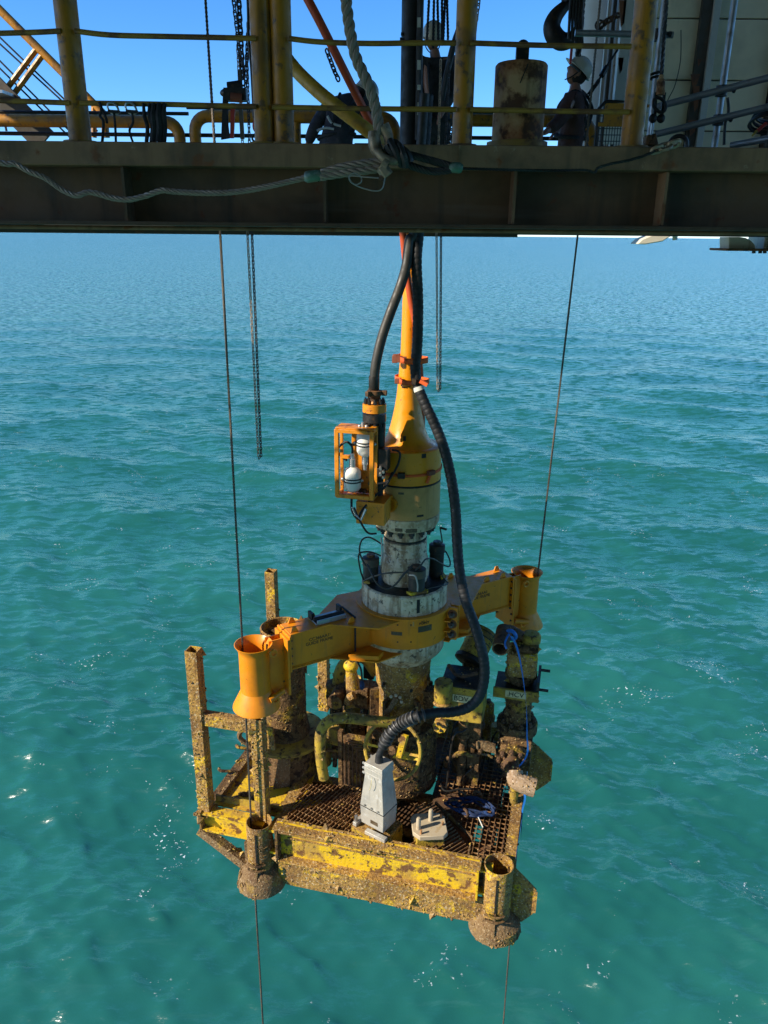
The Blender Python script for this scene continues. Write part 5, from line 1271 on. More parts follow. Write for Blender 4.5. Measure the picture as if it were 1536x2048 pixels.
# ================================================================== subsea tree on its guide platform
tr = thing('subsea_tree', 'encrusted yellow subsea tree platform with guide posts and valves hanging over the sea', 'subsea tree', (0, 0, -7.1), RIG)
GROW = []                                          # (builder, density, size) of what carries marine growth
def tp(name, b, m, bev=0, grow=0.0, parent=None, size=.011, smooth=40, label=None):
    o = part(name, b, M[m], parent or tr, RIG, smooth, bev, label)
    if grow: GROW.append((b, grow, size))
    return o
ZD = -6.30                                         # grating level
# ---- guide posts
def guide_post(x, y, zr, zc, zk, fin_ang, r=.150, m='growth', plates=()):
    c = (x, y, 0)
    b = B().lathe([(r - .012, zc), (r - .012, zr - .006), (r - .008, zr), (r, zr), (r + .002, zr - .01), (r, zc)], 36, c)
    g = tp('guide_post', b, m, grow=1.0)
    cone = B().lathe([(r - .01, zc + .01), (r + .012, zc), (.215, zc - .06), (.27, zk + .10), (.285, zk + .01), (.275, zk), (.255, zk + .02), (r - .02, zc - .03)], 36, c)
    tp('cone', cone, 'growth_tan', parent=g, grow=1.2)
    d = pol(1, fin_ang, 0)
    # two lips of the wire slot and the fin over the cone
    sdv = V((-d.y, d.x, 0))
    tp('slot', B().box(V((x, y, (zr + zc) / 2 - .03)) + d * (r + .002), (.012, .022, zr - zc - .08), fin_ang), 'black_steel', parent=g)
    fin = [V((x, y, 0)) + d * rr + V((0, 0, z)) for rr, z in ((r, zc + .14), (r + .035, zc + .14), (r + .04, zc), (.25, zk + .13), (.295, zk), (.25, zk - .005), (r, zc - .04))]
    tp('fin', B().prism([p - sdv * .009 for p in fin], sdv * .018), 'growth_tan', parent=g, grow=.8)
    for z in (zc + .13, zc + .06):
        q = V((x, y, z)) + d * (r + .03)
        tp('latch', B().tube(spl([q - sdv * .10 - d * .01, q - sdv * .04 + d * .015, q + sdv * .04 + d * .015, q + sdv * .10 - d * .02], 4), .014, 6), 'growth_dark', parent=g, grow=.5)
    return g
FLz, FRz = -6.24, -6.24
guide_post(-1.335, -1.335, FLz, -6.84, -7.10, math.radians(-76 + 14 - 22), r=.145)
guide_post(1.36, -1.28, FRz, -6.90, -7.10, math.radians(-88), r=.155)
guide_post(1.34, 1.32, -6.26, -6.88, -7.10, math.radians(45))
# octagonal stabbing plates beside the right hand posts
def octo(x, y, z0, z1, w):
    h = z1 - z0
    poly = [(x, z1 - .02), (x + w * .45, z1 - h * .18), (x + w, z1 - h * .38), (x + w, z0 + h * .22), (x + w * .9, z0 + h * .16), (x + w * .55, z0), (x, z0 - .02)]
    tp('stabbing_plate', B().prism([V((a, y, z)) for a, z in poly], (0, .022, 0)), 'growth', bev=.003, grow=1.0)
    tp('edge_rib', B().prism([V((x + w - .012, y - .03, z0 + h * .25)), V((x + w + .012, y - .03, z0 + h * .25)), V((x + w + .012, y - .03, z1 - h * .42)), V((x + w - .012, y - .03, z1 - h * .42))], (0, .045, 0)), 'growth', grow=.8)
octo(1.49, -1.20, -7.05, -6.28, .28)
octo(1.47, 1.0, -7.05, -6.20, .36)
# ---- front channel beam and skirt
yf = -1.40
fb = tp('front_beam', B().box((0.02, yf + .085, -6.45), (2.28, .02, .47)), 'yellow', grow=.25)
tp('top_flange', B().box((0.02, yf + .06, -6.232), (2.32, .17, .024)), 'growth', bev=.003, parent=fb, grow=1.1)
tp('upper_lip', B().box((0.02, yf + .03, -6.275), (2.3, .09, .02)), 'growth', bev=.003, parent=fb, grow=.8)
tp('bottom_flange', B().box((0.02, yf + .03, -6.665), (2.26, .13, .022)), 'growth', bev=.003, parent=fb, grow=.9)
tp('end_plate', B().box((1.155, yf + .045, -6.46), (.02, .12, .4)), 'yellow', parent=fb, grow=.4)
tp('end_plate', B().box((-1.10, yf + .04, -6.46), (.03, .13, .4)), 'growth_dark', parent=fb, grow=.8)
tp('web_ridge', B().box((0.05, yf + .07, -6.40), (2.1, .02, .018)), 'growth', parent=fb, grow=.6)
sk = [(-1.12, -6.676), (1.24, -6.676), (1.24, -7.03), (.6, -7.05), (0, -7.045), (-.6, -7.06), (-1.02, -7.06), (-1.12, -6.98)]
tp('front_skirt', B().prism([V((a, yf + .045, z)) for a, z in sk], (0, .025, 0)), 'growth', bev=.003, grow=1.5)
for x in (-.28, -.02, .9):
    tp('hanging_clump', B().sph((x, yf + .05, -7.055), .017, (1, 1, 1.4), 8, 6), 'growth_tan')
# brackets to the posts
for z in (-6.30, -6.60):
    tp('post_bracket', B().box((-1.16, yf + .08, z), (.12, .14, .03)), 'yellow', grow=.3)
    tp('post_bracket', B().box((1.22, yf + .10, z), (.16, .14, .025)), 'yellow', grow=.3)
tp('corner_web', B().box((1.20, yf + .13, -6.5), (.1, .02, .36)), 'growth_dark')
# ---- side and back beams
def ibeam(p0, p1, w, h, m, grow=.5):
    p0, p1 = V(p0), V(p1); z = V((0, 0, 1))
    o = tp('side_beam', B().bar(p0, p1, .02, h - .04), m, grow=grow)
    for s in (-1, 1): tp('flange', B().bar(p0 + z * s * (h / 2 - .01), p1 + z * s * (h / 2 - .01), w, .02), 'growth' if m != 'yellow' else m, parent=o, grow=grow)
    return o
ibeam((1.46, -1.2, -6.46), (1.46, 1.25, -6.46), .12, .30, 'growth_dark')
ibeam((-1.16, -1.25, -6.48), (-1.16, 1.3, -6.48), .14, .3, 'growth')
ibeam((-1.3, 1.32, -6.48), (1.3, 1.32, -6.48), .14, .3, 'growth')
ibeam((-1.15, -.15, -6.62), (1.44, -.15, -6.62), .14, .22, 'growth_dark')
ibeam((-1.15, -.78, -6.62), (1.44, -.78, -6.62), .12, .22, 'growth_dark')
ibeam((.72, -1.3, -6.62), (.72, 1.3, -6.62), .12, .22, 'growth_dark')
ibeam((-.4, -1.3, -6.62), (-.4, 1.3, -6.62), .12, .22, 'growth_dark')
for x, y, w, d, z in ((.74, .05, .56, 2.3, -6.47), (1.19, .1, .16, 2.2, -6.46), (1.37, .1, .06, 2.2, -6.46), (-.60, -.68, 1.02, 1.12, -6.60), (.28, -.5, .5, .9, -6.66), (.80, -.95, .40, .66, -6.60), (.66, .05, .5, 1.3, -6.6), (1.10, .35, .20, 1.3, -6.62), (1.33, -.45, .13, 1.5, -6.62), (-.3, .8, 1.5, .8, -6.6)):
    tp('under_plate', B().box((x, y, z), (w, d, .02)), 'rust_steel')
# ---- gratings
def grating(poly, z, ang, p1=.046, p2=.085, t=.005, h=.024):
    """two sets of flat bars clipped to a polygon, one part"""
    b = B(); pts = [V((x, y)) for x, y in poly]
    for a, pitch, hh, dz in ((ang, p1, h, 0), (ang + PI / 2, p2, h * .6, .006)):
        d = V((math.cos(a), math.sin(a))); n = V((-d.y, d.x))
        lo = min(p.dot(n) for p in pts); hi = max(p.dot(n) for p in pts)
        k = math.ceil(lo / pitch)
        while k * pitch < hi:
            c = k * pitch; xs_ = []
            for i in range(len(pts)):
                p, q = pts[i], pts[(i + 1) % len(pts)]; a0, a1 = p.dot(n) - c, q.dot(n) - c
                if a0 * a1 < 0: xs_.append((p + (q - p) * (a0 / (a0 - a1))).dot(d))
            xs_.sort()
            for i in range(0, len(xs_) - 1, 2):
                u0, u1 = xs_[i], xs_[i + 1]
                if u1 - u0 < .02: continue
                # bars sag and bend a little, built in short pieces
                nseg = max(1, int((u1 - u0) / .25)); prev = None
                for s in range(nseg + 1):
                    uu = u0 + (u1 - u0) * s / nseg; j = noise.noise(V((uu * 3, c * 5, 1.7))) * .006
                    p = d * uu + n * (c + j); zz = z + noise.noise(V((uu * 2, c * 2, 9.1))) * .008 - dz
                    cur = V((p.x, p.y, zz))
                    if prev is not None: b.bar(prev, cur, t, hh)
                    prev = cur
            k += 1
    o = part('deck_grating', b, M['grating'], tr, RIG, smooth=0); o['kind'] = 'stuff'
    GROW.append((b, .5, .008))
grating([(-1.08, -1.25), (-.10, -1.25), (-.02, -.85), (-.30, -.38), (-1.08, -.55)], ZD, math.radians(70))
grating([(.34, -1.25), (1.02, -1.25), (1.02, -1.08), (.52, -.45), (.28, -.55), (.55, -.95)], ZD, math.radians(52), .045, .5)
grating([(1.03, -1.15), (1.40, -1.15), (1.40, .1), (1.40, .95), (.42, .95), (.42, .0), (.62, -.42), (1.03, -.92)], ZD, math.radians(90), .062, .075)
for pts in ([(-1.08, -1.25), (-.10, -1.25)], [(-.10, -1.25), (-.02, -.85)], [(.34, -1.25), (1.02, -1.25)], [(1.02, -1.25), (1.02, -1.02)], [(.52, -.45), (1.03, -.92)]):
    tp('grating_edge', B().bar((*pts[0], ZD - .005), (*pts[1], ZD - .005), .014, .045), 'growth_tan', grow=.6)
# pedestal under the connector and under the parking plate
cb = CONX
tp('connector_stand', B().box((cb.x - .02, cb.y + .02, (ZD - .35 + cb.z - .02) / 2), (.44, .38, cb.z - .02 - ZD + .35), TW), 'yellow_dull', bev=.006, grow=.5)
PK = lz(857, 1652, -6.16)
tp('plate_stand', B().box((PK.x, PK.y, (ZD - .35 + PK.z - .03) / 2), (.30, .30, PK.z - .03 - ZD + .35), math.radians(20)), 'yellow_dull', bev=.006, grow=.5)
pp = thing('parking_plate', 'off white parking plate with upright pins beside the stab connector', 'plate', PK, RIG)
R3 = Matrix.Rotation(math.radians(18), 3, 'Z')
def pk(x, y, z): return PK + R3 @ V((x, y, 0)) + V((0, 0, z))
oct_ = [(.88 * x, .88 * y) for x, y in ((-.21, -.12), (-.13, -.21), (.16, -.21), (.22, -.15), (.22, .13), (.15, .2), (-.15, .2), (-.21, .14))]
part('slab', B().prism([pk(x, y, -.03) for x, y in oct_], (0, 0, .055)), M['white_plate'], pp, RIG, bev=.006)
for x, y, h, r in ((-.12, -.06, .15, .026), (.03, .06, .15, .026)): part('guide_pin', B().lathe([(0, h), (r * .7, h - .004), (r, h - .025), (r, 0)], 14, pk(x, y, .025)), M['white_plate'], pp, RIG)
for x, y in ((-.10, -.14), (.15, .10), (.155, -.02)): part('stud', B().cyl(pk(x, y, .02), pk(x, y, .075), .013, n=8), M['rust_white'], pp, RIG)

# ---- left extension: square posts, frames, plate deck
def sqpost(x, y, z0, z1, w=.105, m='growth', hollow=True, grow=1.3):
    o = w / 2; i_ = o - .012
    sq = lambda q, z: [V((x + a * q, y + c * q, z)) for a, c in ((-1, -1), (1, -1), (1, 1), (-1, 1))]
    b = B().add(sq(o, z0) + sq(o, z1) + sq(i_, z1) + sq(i_, z1 - .25),
                [(0, 1, 5, 4), (1, 2, 6, 5), (2, 3, 7, 6), (3, 0, 4, 7), (4, 5, 9, 8), (5, 6, 10, 9), (6, 7, 11, 10), (7, 4, 8, 11), (8, 9, 13, 12), (9, 10, 14, 13), (10, 11, 15, 14), (11, 8, 12, 15), (12, 13, 14, 15), (3, 2, 1, 0)])
    po = tp('square_post', b, m, bev=.004, grow=grow)
    return po
po = sqpost(-2.07, -1.17, -6.42, -4.24, .14)
for z in (-5.55, -5.62, -4.62):
    tp('bolt_hole', B().cyl((-2.07, -1.243, z), (-2.07, -1.232, z), .014, n=10), 'black_steel', parent=po)
sqpost(-1.365, -1.15, -6.40, -4.985, .135)
sqpost(-2.10, 1.12, -6.42, -4.30, .135)
sqpost(-1.40, 1.2, -6.42, zt(650, 1288, -1.4, 1.2), .135)
tp('cross_bar', B().box((-1.72, -1.165, -5.10), (.60, .11, .14)), 'growth', bev=.004, grow=1.4)
tp('cross_bar', B().box((-1.75, 1.16, -5.10), (.60, .10, .12)), 'growth', bev=.004, grow=1.2)
# tray of angle bars between the posts
ob = tp('outer_beam', B().box((-1.72, -1.20, -6.47), (.74, .02, .2)), 'yellow', grow=.4)
tp('flange', B().box((-1.72, -1.20, -6.36), (.80, .16, .022)), 'yellow', parent=ob, grow=.5, bev=.003)
tp('flange', B().box((-1.72, -1.22, -6.58), (.78, .14, .022)), 'yellow', parent=ob, grow=.5, bev=.003)
tp('end_plate', B().box((-2.10, -1.21, -6.46), (.02, .17, .26)), 'growth', parent=ob, grow=.8)
tp('corner_plate', B().prism([V((-2.20, -1.26, -6.40)), V((-2.02, -1.26, -6.40)), V((-2.02, -1.05, -6.40)), V((-2.16, -1.05, -6.40))], (0, 0, -.02)), 'growth', grow=.8)
tp('diagonal_brace', B().bar((-2.13, -1.25, -6.60), (-1.42, -1.33, -6.98), .11, .11), 'growth_tan', bev=.004, grow=1.4)
tp('vertical_strut', B().box((-1.50, -1.30, -6.76), (.07, .07, .34)), 'growth_tan', grow=1.0)
tp('plate_deck', B().prism([V((-2.03, -1.08, -6.38)), V((-1.08, -1.08, -6.38)), V((-1.02, -.5, -6.38)), V((-1.1, .4, -6.38)), V((-1.95, .5, -6.38))], (0, 0, .02)), 'yellow', grow=.35)
tp('raised_edge', B().box((-1.60, -1.02, -6.32), (.84, .02, .10)), 'yellow_dull', grow=.6)
tp('edge_angle', B().bar((-2.06, -1.0, -6.36), (-1.98, .55, -6.34), .09, .05), 'growth_dark', grow=1.0)
tp('edge_angle', B().bar((-1.98, -.98, -6.33), (-1.90, .5, -6.33), .03, .07), 'growth_tan', grow=1.0)
for x, y, s in ((-1.66, -.66, .05), (-1.48, -.58, .035), (-1.74, -.84, .045), (-1.56, -.86, .05), (-1.28, -.95, .06)):
    tp('scale_clump', B().sph((x, y, -6.355), s, (1.8, 1.0, .4), 10, 6), 'growth_dark', grow=2.0)
tp('side_lug', B().tube(spl([(-1.95, -.1, -6.28), (-2.1, -.15, -6.25), (-2.16, -.12, -6.25)], 4), .022, 8), 'growth_dark', grow=1.2)
tp('side_lug', B().tube(spl([(-1.95, -.55, -6.28), (-2.12, -.62, -6.26), (-2.18, -.6, -6.26)], 4), .018, 8), 'growth_dark', grow=1.2)
tp('deck_strip', B().prism([V((-1.25, -1.02, -6.345)), V((-.80, -.83, -6.345)), V((-.80, -.72, -6.345)), V((-1.25, -.86, -6.345))], (0, 0, .012)), 'yellow', grow=.5)
# ---- tall hub on the left
hx, hy = -1.42, -.22
hub = tp('hub_barrel', B().lathe([(.245, -4.37), (.26, -4.38), (.255, -5.55), (.28, -5.7), (.30, -5.82)], 36, (hx, hy, 0)), 'growth_dark', grow=.8)
tp('hub_cap', B().lathe([(.262, -4.375), (.245, -4.36), (.232, -4.37), (.225, -4.45), (0, -4.46)], 36, (hx, hy, 0)), 'growth', parent=hub, grow=.8)
tp('cap_ridge', B().prism([V((hx - .2, hy - .02, -4.46)), V((hx + .2, hy - .02, -4.46)), V((hx + .02, hy - .02, -4.36))], (0, .04, 0)), 'growth_dark', parent=hub)
tp('hub_flange', B().lathe([(.28, -5.80), (.47, -5.82), (.49, -5.83), (.49, -5.87), (.47, -5.88), (.32, -5.89)], 40, (hx, hy, 0)), 'yellow_dull', parent=hub, grow=.4)
tp('hub_base', B().lathe([(.33, -5.88), (.345, -5.9), (.345, -6.30), (.38, -6.36)], 36, (hx, hy, 0)), 'growth_dark', grow=.5)
part('coating_patch', B().add([pol(.13, a, -4.452) * 1 + V((hx + .05, hy + .06, 0)) for a in [2 * PI * k / 12 for k in range(12)]], [tuple(range(12))]), M['ferrule'], hub, RIG)
tp('hub_handle', B().tube(spl([(hx - .30, hy - .42, -5.52), (hx - .40, hy - .45, -5.6), (hx - .42, hy - .42, -5.72), (hx - .30, hy - .38, -5.84)], 5), .03, 8), 'growth_tan', grow=1.2)
tp('hub_panel', B().prism([V((hx - .28, hy - .40, -5.50)), V((hx + .0, hy - .42, -5.50)), V((hx + .02, hy - .42, -5.84)), V((hx - .10, hy - .40, -5.84))], (0, .03, 0)), 'growth', grow=1.0)
tp('hub_fin', B().prism([V((hx + .05, hy - .40, -5.92)), V((hx + .16, hy - .36, -5.92)), V((hx + .14, hy - .36, -6.36)), V((hx - .02, hy - .44, -6.36))], (.02, .02, 0)), 'growth_tan', grow=.8)
tp('back_rail', B().box((-.95, 1.1, -6.1), (.8, .06, .10)), 'yellow', grow=.3)
tp('lug_plate', B().box((-1.02, .62, -5.70), (.12, .04, .22)), 'yellow_dull', grow=.4)
# ---- tree body
tp('tree_body', B().lathe([(.32, -4.62), (.33, -4.68), (.315, -4.98), (.285, -5.05), (.285, -5.45), (.30, -5.55)], 40), 'growth', grow=1.6)
tp('tree_flange', B().lathe([(.28, -5.50), (.40, -5.52), (.42, -5.55), (.42, -5.62), (.40, -5.65)], 40), 'growth_dark', grow=.6)
tp('tree_barrel', B().lathe([(.40, -5.64), (.425, -5.68), (.425, -6.22), (.44, -6.26), (.44, -6.36), (.40, -6.40)], 44), 'growth_dark', grow=.9)
for a in (-60, -20, 20, 190, 235):
    e = pol(1, wl(a), 0)
    tp('vertical_rib', B().box(e * .33 + V((0, 0, -5.30)), (.12, .035, .42), wl(a)), 'growth_dark', grow=.6)
for u, v in ((766, 1371), (822, 1381)):
    q = ly(u, v, -.05, -.32); tp('lock_hole', B().cyl(q + V((0, .04, 0)), q + V((0, -.012, 0)), .022, n=10), 'black_steel')
ns = [ly(u, v, .02, -.34) for u, v in ((795, 1396), (788, 1405), (778, 1420), (768, 1428))]
tp('nozzle', B().tube(spl(ns, 4), .034, 10), 'growth_tan', grow=1.5)
for u, v in ((782, 1393), (792, 1391), (800, 1395), (803, 1404)):
    tp('stud_nut', B().sph(ly(u, v, .02, -.40), .02), 'white_plate')
# bent bumper pipe
bp = [lx(u, v, Y) for u, v, Y in ((830, 1436, 7.55), (790, 1444, 7.5), (740, 1441, 7.42), (695, 1436, 7.36), (662, 1440, 7.34), (644, 1458, 7.34), (640, 1486, 7.34), (642, 1520, 7.34), (648, 1556, 7.34))]
tp('bumper_pipe', B().tube(spl(bp, 7), .062, 14), 'yellow_dull', grow=.5)
# line panel with small bore tubes
pn = lz(703, 1580, -6.3)
po = tp('line_panel', B().box((pn.x + .02, pn.y + .1, -5.95), (.30, .05, .72)), 'growth_dark', grow=.4)
for k in range(5):
    x = pn.x - .10 + .05 * k
    top = -5.66 - .03 * k
    tp('small_bore_tube', B().tube(spl([(x, pn.y + .06, -6.28), (x, pn.y + .06, top - .04), (x + .02, pn.y + .06, top), (x + .12, pn.y + .06, top + .01), (x + .2, pn.y + .1, top + .01)], 3), .008, 6), 'rust_steel', parent=po)
tp('panel_post', B().box((pn.x - .16, pn.y + .1, -5.95), (.05, .07, .8)), 'growth_dark', parent=po, grow=.6)
tp('panel_post', B().box((pn.x + .19, pn.y + .08, -5.92), (.06, .07, .8)), 'growth', parent=po, grow=.6)
# handwheel
hc = ly(785, 1500, .08, -.62)
wax = V((-.1, -1, .42)).normalized()
hwp = tp('handwheel', B().torus(hc, wax, .33, .022, 40, 8), 'yellow_dull', grow=.5)
uu = wax.cross(V((0, 0, 1))).normalized(); ww = wax.cross(uu)
tp('spoke', B().bar(hc + uu * .31, hc - uu * .31, .028, .012, wax), 'yellow', parent=hwp)
tp('hub', B().cyl(hc + wax * .04, hc - wax * .16, .05, n=14), 'growth_dark', parent=hwp, grow=.5)
tp('spindle', B().cyl(hc - wax * .12, hc - wax * .42, .03, n=10), 'growth_dark', parent=hwp)
q = ly(797, 1492, .12, -.72)
tp('hinge_plate', B().prism([q + V((-.03, 0, -.16)), q + V((.03, 0, -.16)), q + V((.085, .03, .12)), q + V((.02, .03, .13))], (.02, .03, 0)), 'yellow', grow=.3)
for u, v in ((812, 1478), (797, 1505), (800, 1480)):
    tp('stud_nut', B().cyl(ly(u, v, .15, -.45), ly(u, v, .15, -.55), .026, n=8), 'growth_tan', grow=.5)
q = ly(812, 1517, .15, -.55)
tp('striker_plate', B().prism([q + V((-.16, 0, -.02)), q + V((.2, 0, -.0)), q + V((.12, .05, .05)), q + V((-.12, .05, .04))], (0, .02, -.02)), 'yellow', grow=.2)
# ---- swan neck and left valve cluster
sp_ = [ly(u, v, -.55, .25) for u, v in ((676, 1372), (680, 1345), (692, 1325), (712, 1314), (732, 1318), (752, 1345))]
tp('swan_neck', B().tube(spl(sp_, 6), .075, 14), 'yellow_dull', grow=.7)
q = ly(702, 1332, -.5, .0)
tp('valve_bonnet', B().sph(q, .085, (1.1, 1, .9), 14, 10), 'yellow', grow=.6)
tp('bonnet_neck', B().cyl(q + V((0, 0, -.05)), q + V((.02, .02, -.32)), .065, .09, 14), 'growth', grow=1.5)
cv = ly(672, 1380, -.75, .2)
for k in range(4):
    tp('gland_ring', B().lathe([(.07, cv.z + .10 - k * .075), (.125 - .006 * (k % 2), cv.z + .095 - k * .075), (.125 - .006 * (k % 2), cv.z + .04 - k * .075), (.07, cv.z + .035 - k * .075)], 20, (cv.x, cv.y, 0)), 'growth_dark', grow=.6)
tp('valve_trunk', B().cyl((cv.x, cv.y, cv.z + .1), (cv.x, cv.y, -6.3), .085, n=16), 'growth_dark', grow=.7)
q = ly(672, 1400, -.75, -.1)
tp('end_cap', B().cyl(q + V((0, .25, 0)), q + V((0, -.06, 0)), .095, n=20), 'growth_dark', grow=.5)
q = ly(708, 1392, -.5, -.05)
tp('valve_block', B().box(q + V((.02, .1, -.03)), (.26, .26, .24), .2), 'growth_dark', bev=.012, grow=.9)
tp('broken_stub', B().tube(spl([q + V((-.06, -.06, -.06)), q + V((-.03, -.1, .03)), q + V((.03, -.1, .08))], 4), .05, 9), 'growth', grow=2.0)
tp('shelf_plate', B().prism([ly(680, 1440, -.6, -.2), ly(718, 1440, -.5, -.2), ly(722, 1410, -.5, .15), ly(692, 1412, -.6, .15)], (0, 0, .02)), 'yellow_dull', grow=.5)
tp('tree_bracket', B().box((-.46, .12, -5.35), (.34, .2, .3)), 'growth_dark', bev=.01, grow=.9)
for k, (x, y, z, dx, dz) in enumerate(((-.85, .0, -6.1, .35, .02), (-.9, -.2, -6.02, .5, .05), (-.3, -.46, -5.75, .25, .0), (-.62, .35, -6.0, .4, .1))):
    tp('pipe_run', B().tube(spl([(x, y, z), (x + dx * .5, y - .03, z + dz), (x + dx, y + .05, z + dz), (x + dx + .04, y + .06, z - .2)], 5), .022, 8), 'growth_dark' if k % 2 else 'rust_steel')
tp('junction_bottle', B().lathe([(0, -5.99), (.08, -6.0), (.11, -6.03), (.11, -6.28)], 18, (-.98, -.12, 0)), 'yellow_dull', grow=.3)
# ---- tagged valve box on the right
bx = .63; byf = -.27
xl = ly(868, 1400, .4, byf).x; xr = ly(967, 1400, .9, byf).x
zt1 = zt(915, 1374, bx, byf); zb1 = zt(915, 1440, bx, byf)
vb = tp('valve_box', B().box(((xl + xr) / 2 + .05, byf + .21, (zt1 + zb1) / 2), (xr - xl - .1, .42, zt1 - zb1)), 'yellow_dull', bev=.01, grow=.3)
tp('box_lid', B().box(((xl + xr) / 2 + .04, byf + .23, zt1 + .008), (xr - xl - .06, .46, .018)), 'black_steel', parent=vb, bev=.004, grow=.5)
pq = ly(925, 1394, .62, byf)
tag = tp('tag_plate', B().box((pq.x, byf - .006, pq.z), (.215, .008, .09)), 'plate_cream', parent=vb)
text('tag_text', 'BDV', .088, M['stencil'], vb, V((pq.x - .01, byf - .0115, pq.z)), (1, 0, 0), (0, 0, 1), RIG)
cq_ = ly(886, 1385, .42, byf - .05)
tp('corner_bottle', B().lathe([(0, cq_.z + .14), (.095, cq_.z + .135), (.105, cq_.z + .12), (.105, cq_.z - .10), (.08, cq_.z - .14)], 22, (cq_.x, byf + .0, 0)), 'yellow_dull', grow=.4)
tp('bottle_clip', B().torus((cq_.x, byf - .02, cq_.z - .15), (0, .3, 1), .09, .02, 20, 7), 'growth', grow=.6)
q = ly(880, 1452, .42, byf - .03)
tp('stab_plate', B().cyl(q + V((0, .06, 0)), q + V((0, -.03, .01)), .085, n=8), 'growth', grow=.5)
for k in range(4): tp('stab_port', B().cyl(q + pol(.045, k * PI / 2 + .4, 0).xzy + V((0, -.03, .01)), q + pol(.045, k * PI / 2 + .4, 0).xzy + V((0, -.05, .012)), .018, n=10), 'black_steel')
tp('lid_handle', B().tube(spl([ly(897, 1330, .5, 0), ly(905, 1340, .55, -.05), ly(912, 1349, .6, -.08), ly(925, 1353, .65, -.1), ly(945, 1349, .75, -.1), ly(955, 1346, .8, -.08)], 5), .022, 8), 'rust_steel', grow=.4)
tp('box_post', B().box(((xl + xr) / 2 + .18, byf + .3, (zb1 + ZD) / 2), (.14, .14, zb1 - ZD + .05)), 'growth_dark', grow=.5)
tp('box_arm', B().bar((.25, .0, -5.15), (xl + .15, byf + .25, -5.12), .16, .18), 'growth_dark', grow=.8)
# yellow actuator leaning behind
a0 = ly(940, 1318, .85, .45); a1 = ly(968, 1262, .98, .75)
act = tp('actuator_can', B().tube([a0, a0 + (a1 - a0) * .03, a1], [.155, .165, .165], 26), 'yellow_dull', grow=.25)
tp('can_collar', B().tube([a0 - (a1 - a0) * .14, a0 - (a1 - a0) * .1, a0 + (a1 - a0) * .02], [.15, .185, .185], 24), 'black_steel', parent=act)
d_ = (a1 - a0)
for k in range(7): tp('chafe_band', B().tube([a0 + d_ * (.45 + .085 * k), a0 + d_ * (.48 + .085 * k)], .1665, 24, caps=False), 'black_steel' if k % 2 else 'yellow_dull', parent=act)
tp('can_stand', B().cyl(a0, (a0.x, a0.y, -5.6), .09, n=12), 'growth_dark', grow=.5)
# ---- second tagged valve
hx2, hy2 = 1.22, .30
tgz = zt(1033, 1387, hx2, hy2 - .22)
x_l = ly(986, 1385, 1.1, hy2 - .22).x; x_r = ly(1078, 1392, 1.4, hy2 - .22).x
xc = (x_l + x_r) / 2
tg = tp('valve_tray', B().box((xc, hy2 - .215, tgz), (x_r - x_l, .03, .13)), 'yellow_dull', bev=.005, grow=.6)
tp('tray_floor', B().box((xc, hy2 + .0, tgz + .02), (x_r - x_l - .02, .40, .03)), 'black_steel', parent=tg)
tp('tray_side', B().box((x_r - .02, hy2 + .0, tgz + .08), (.03, .40, .22)), 'black_steel', parent=tg)
for z in (.02, .16): tp('side_pin', B().cyl((x_r - .01, hy2 - .1 + z, tgz + z * 1.3), (x_r + .10, hy2 - .1 + z, tgz + z * 1.3), .018, n=8), 'black_steel', parent=tg)
tp('tag_plate', B().box((xc + .0, hy2 - .234, tgz + .01), (.24, .008, .085)), 'plate_cream', parent=tg)
text('tag_text', 'HCV', .088, M['stencil'], tg, V((xc + .005, hy2 - .2395, tgz + .01)), (1, 0, 0), (0, 0, 1), RIG)
xb_, yb_ = xc + .03, hy2 + .05
vz = lambda v: zt(1030, v, hx2, hy2 - .1)
tp('valve_bonnet', B().box((xb_, yb_, vz(1330)), (.34, .34, vz(1305) - vz(1352)), .1), 'growth', bev=.04, grow=1.0)
tp('bonnet_top', B().box((xb_ + .04, yb_ + .03, vz(1300)), (.28, .3, .10), .1), 'growth_dark', bev=.04, grow=.8)
tp('bonnet_cap', B().lathe([(0, vz(1285) + .05), (.09, vz(1285) + .045), (.115, vz(1285) + .02), (.115, vz(1285) - .06)], 22, (xb_ + .08, yb_ + .05, 0)), 'yellow_dull', grow=.3)
tp('bonnet_flange', B().lathe([(.10, vz(1352) + .01), (.19, vz(1352)), (.19, vz(1352) - .05), (.1, vz(1352) - .06)], 26, (xb_, yb_, 0)), 'growth_dark', grow=.5)
tp('valve_stem', B().cyl((xb_, yb_, vz(1360)), (xb_, yb_, -5.75), .155, n=22), 'growth_dark', grow=.9)
s0 = ly(1000, 1298, 1.05, hy2 - .32); s1 = ly(1008, 1262, 1.1, hy2 + .0)
sd2 = (s1 - s0).normalized()
b = B().tube([s0, s0 + sd2 * .34], .092, 22, caps=False).tube([s0 + sd2 * .34, s0 + sd2 * .002], .078, 22, caps=False).tube([s0 + sd2 * .3, s0 + sd2 * .32], .08, 20)
lipp = B().torus(s0, sd2, .085, .009, 24, 6)
stub = tp('open_stub_pipe', b, 'rust_steel', grow=.4); tp('stub_lip', lipp, 'growth_tan', parent=stub)
tp('stub_bend', B().tube(spl([s0 + sd2 * .28, s0 + sd2 * .34 + V((.06, .02, 0)), V((xb_ + .02, yb_ + .05, vz(1290)))], 5), .06, 12), 'rust_steel', grow=.3)
fz = zt(1030, 1452, hx2, hy2 - .05)
lf = tp('lower_flange', B().lathe([(.14, fz + .06), (.235, fz + .05), (.245, fz + .03), (.245, fz - .08), (.2, fz - .09)], 30, (xb_, yb_, 0)), 'growth_dark', grow=.6)
bm5 = bolt_mesh(.03, .06, 'rust_steel')
for k in range(10):
    inst(bm5, 'bolt', lf, axis_M(V((xb_, yb_, fz + .05)) + pol(.195, 2 * PI * k / 10, 0), (0, 0, 1)), RIG)
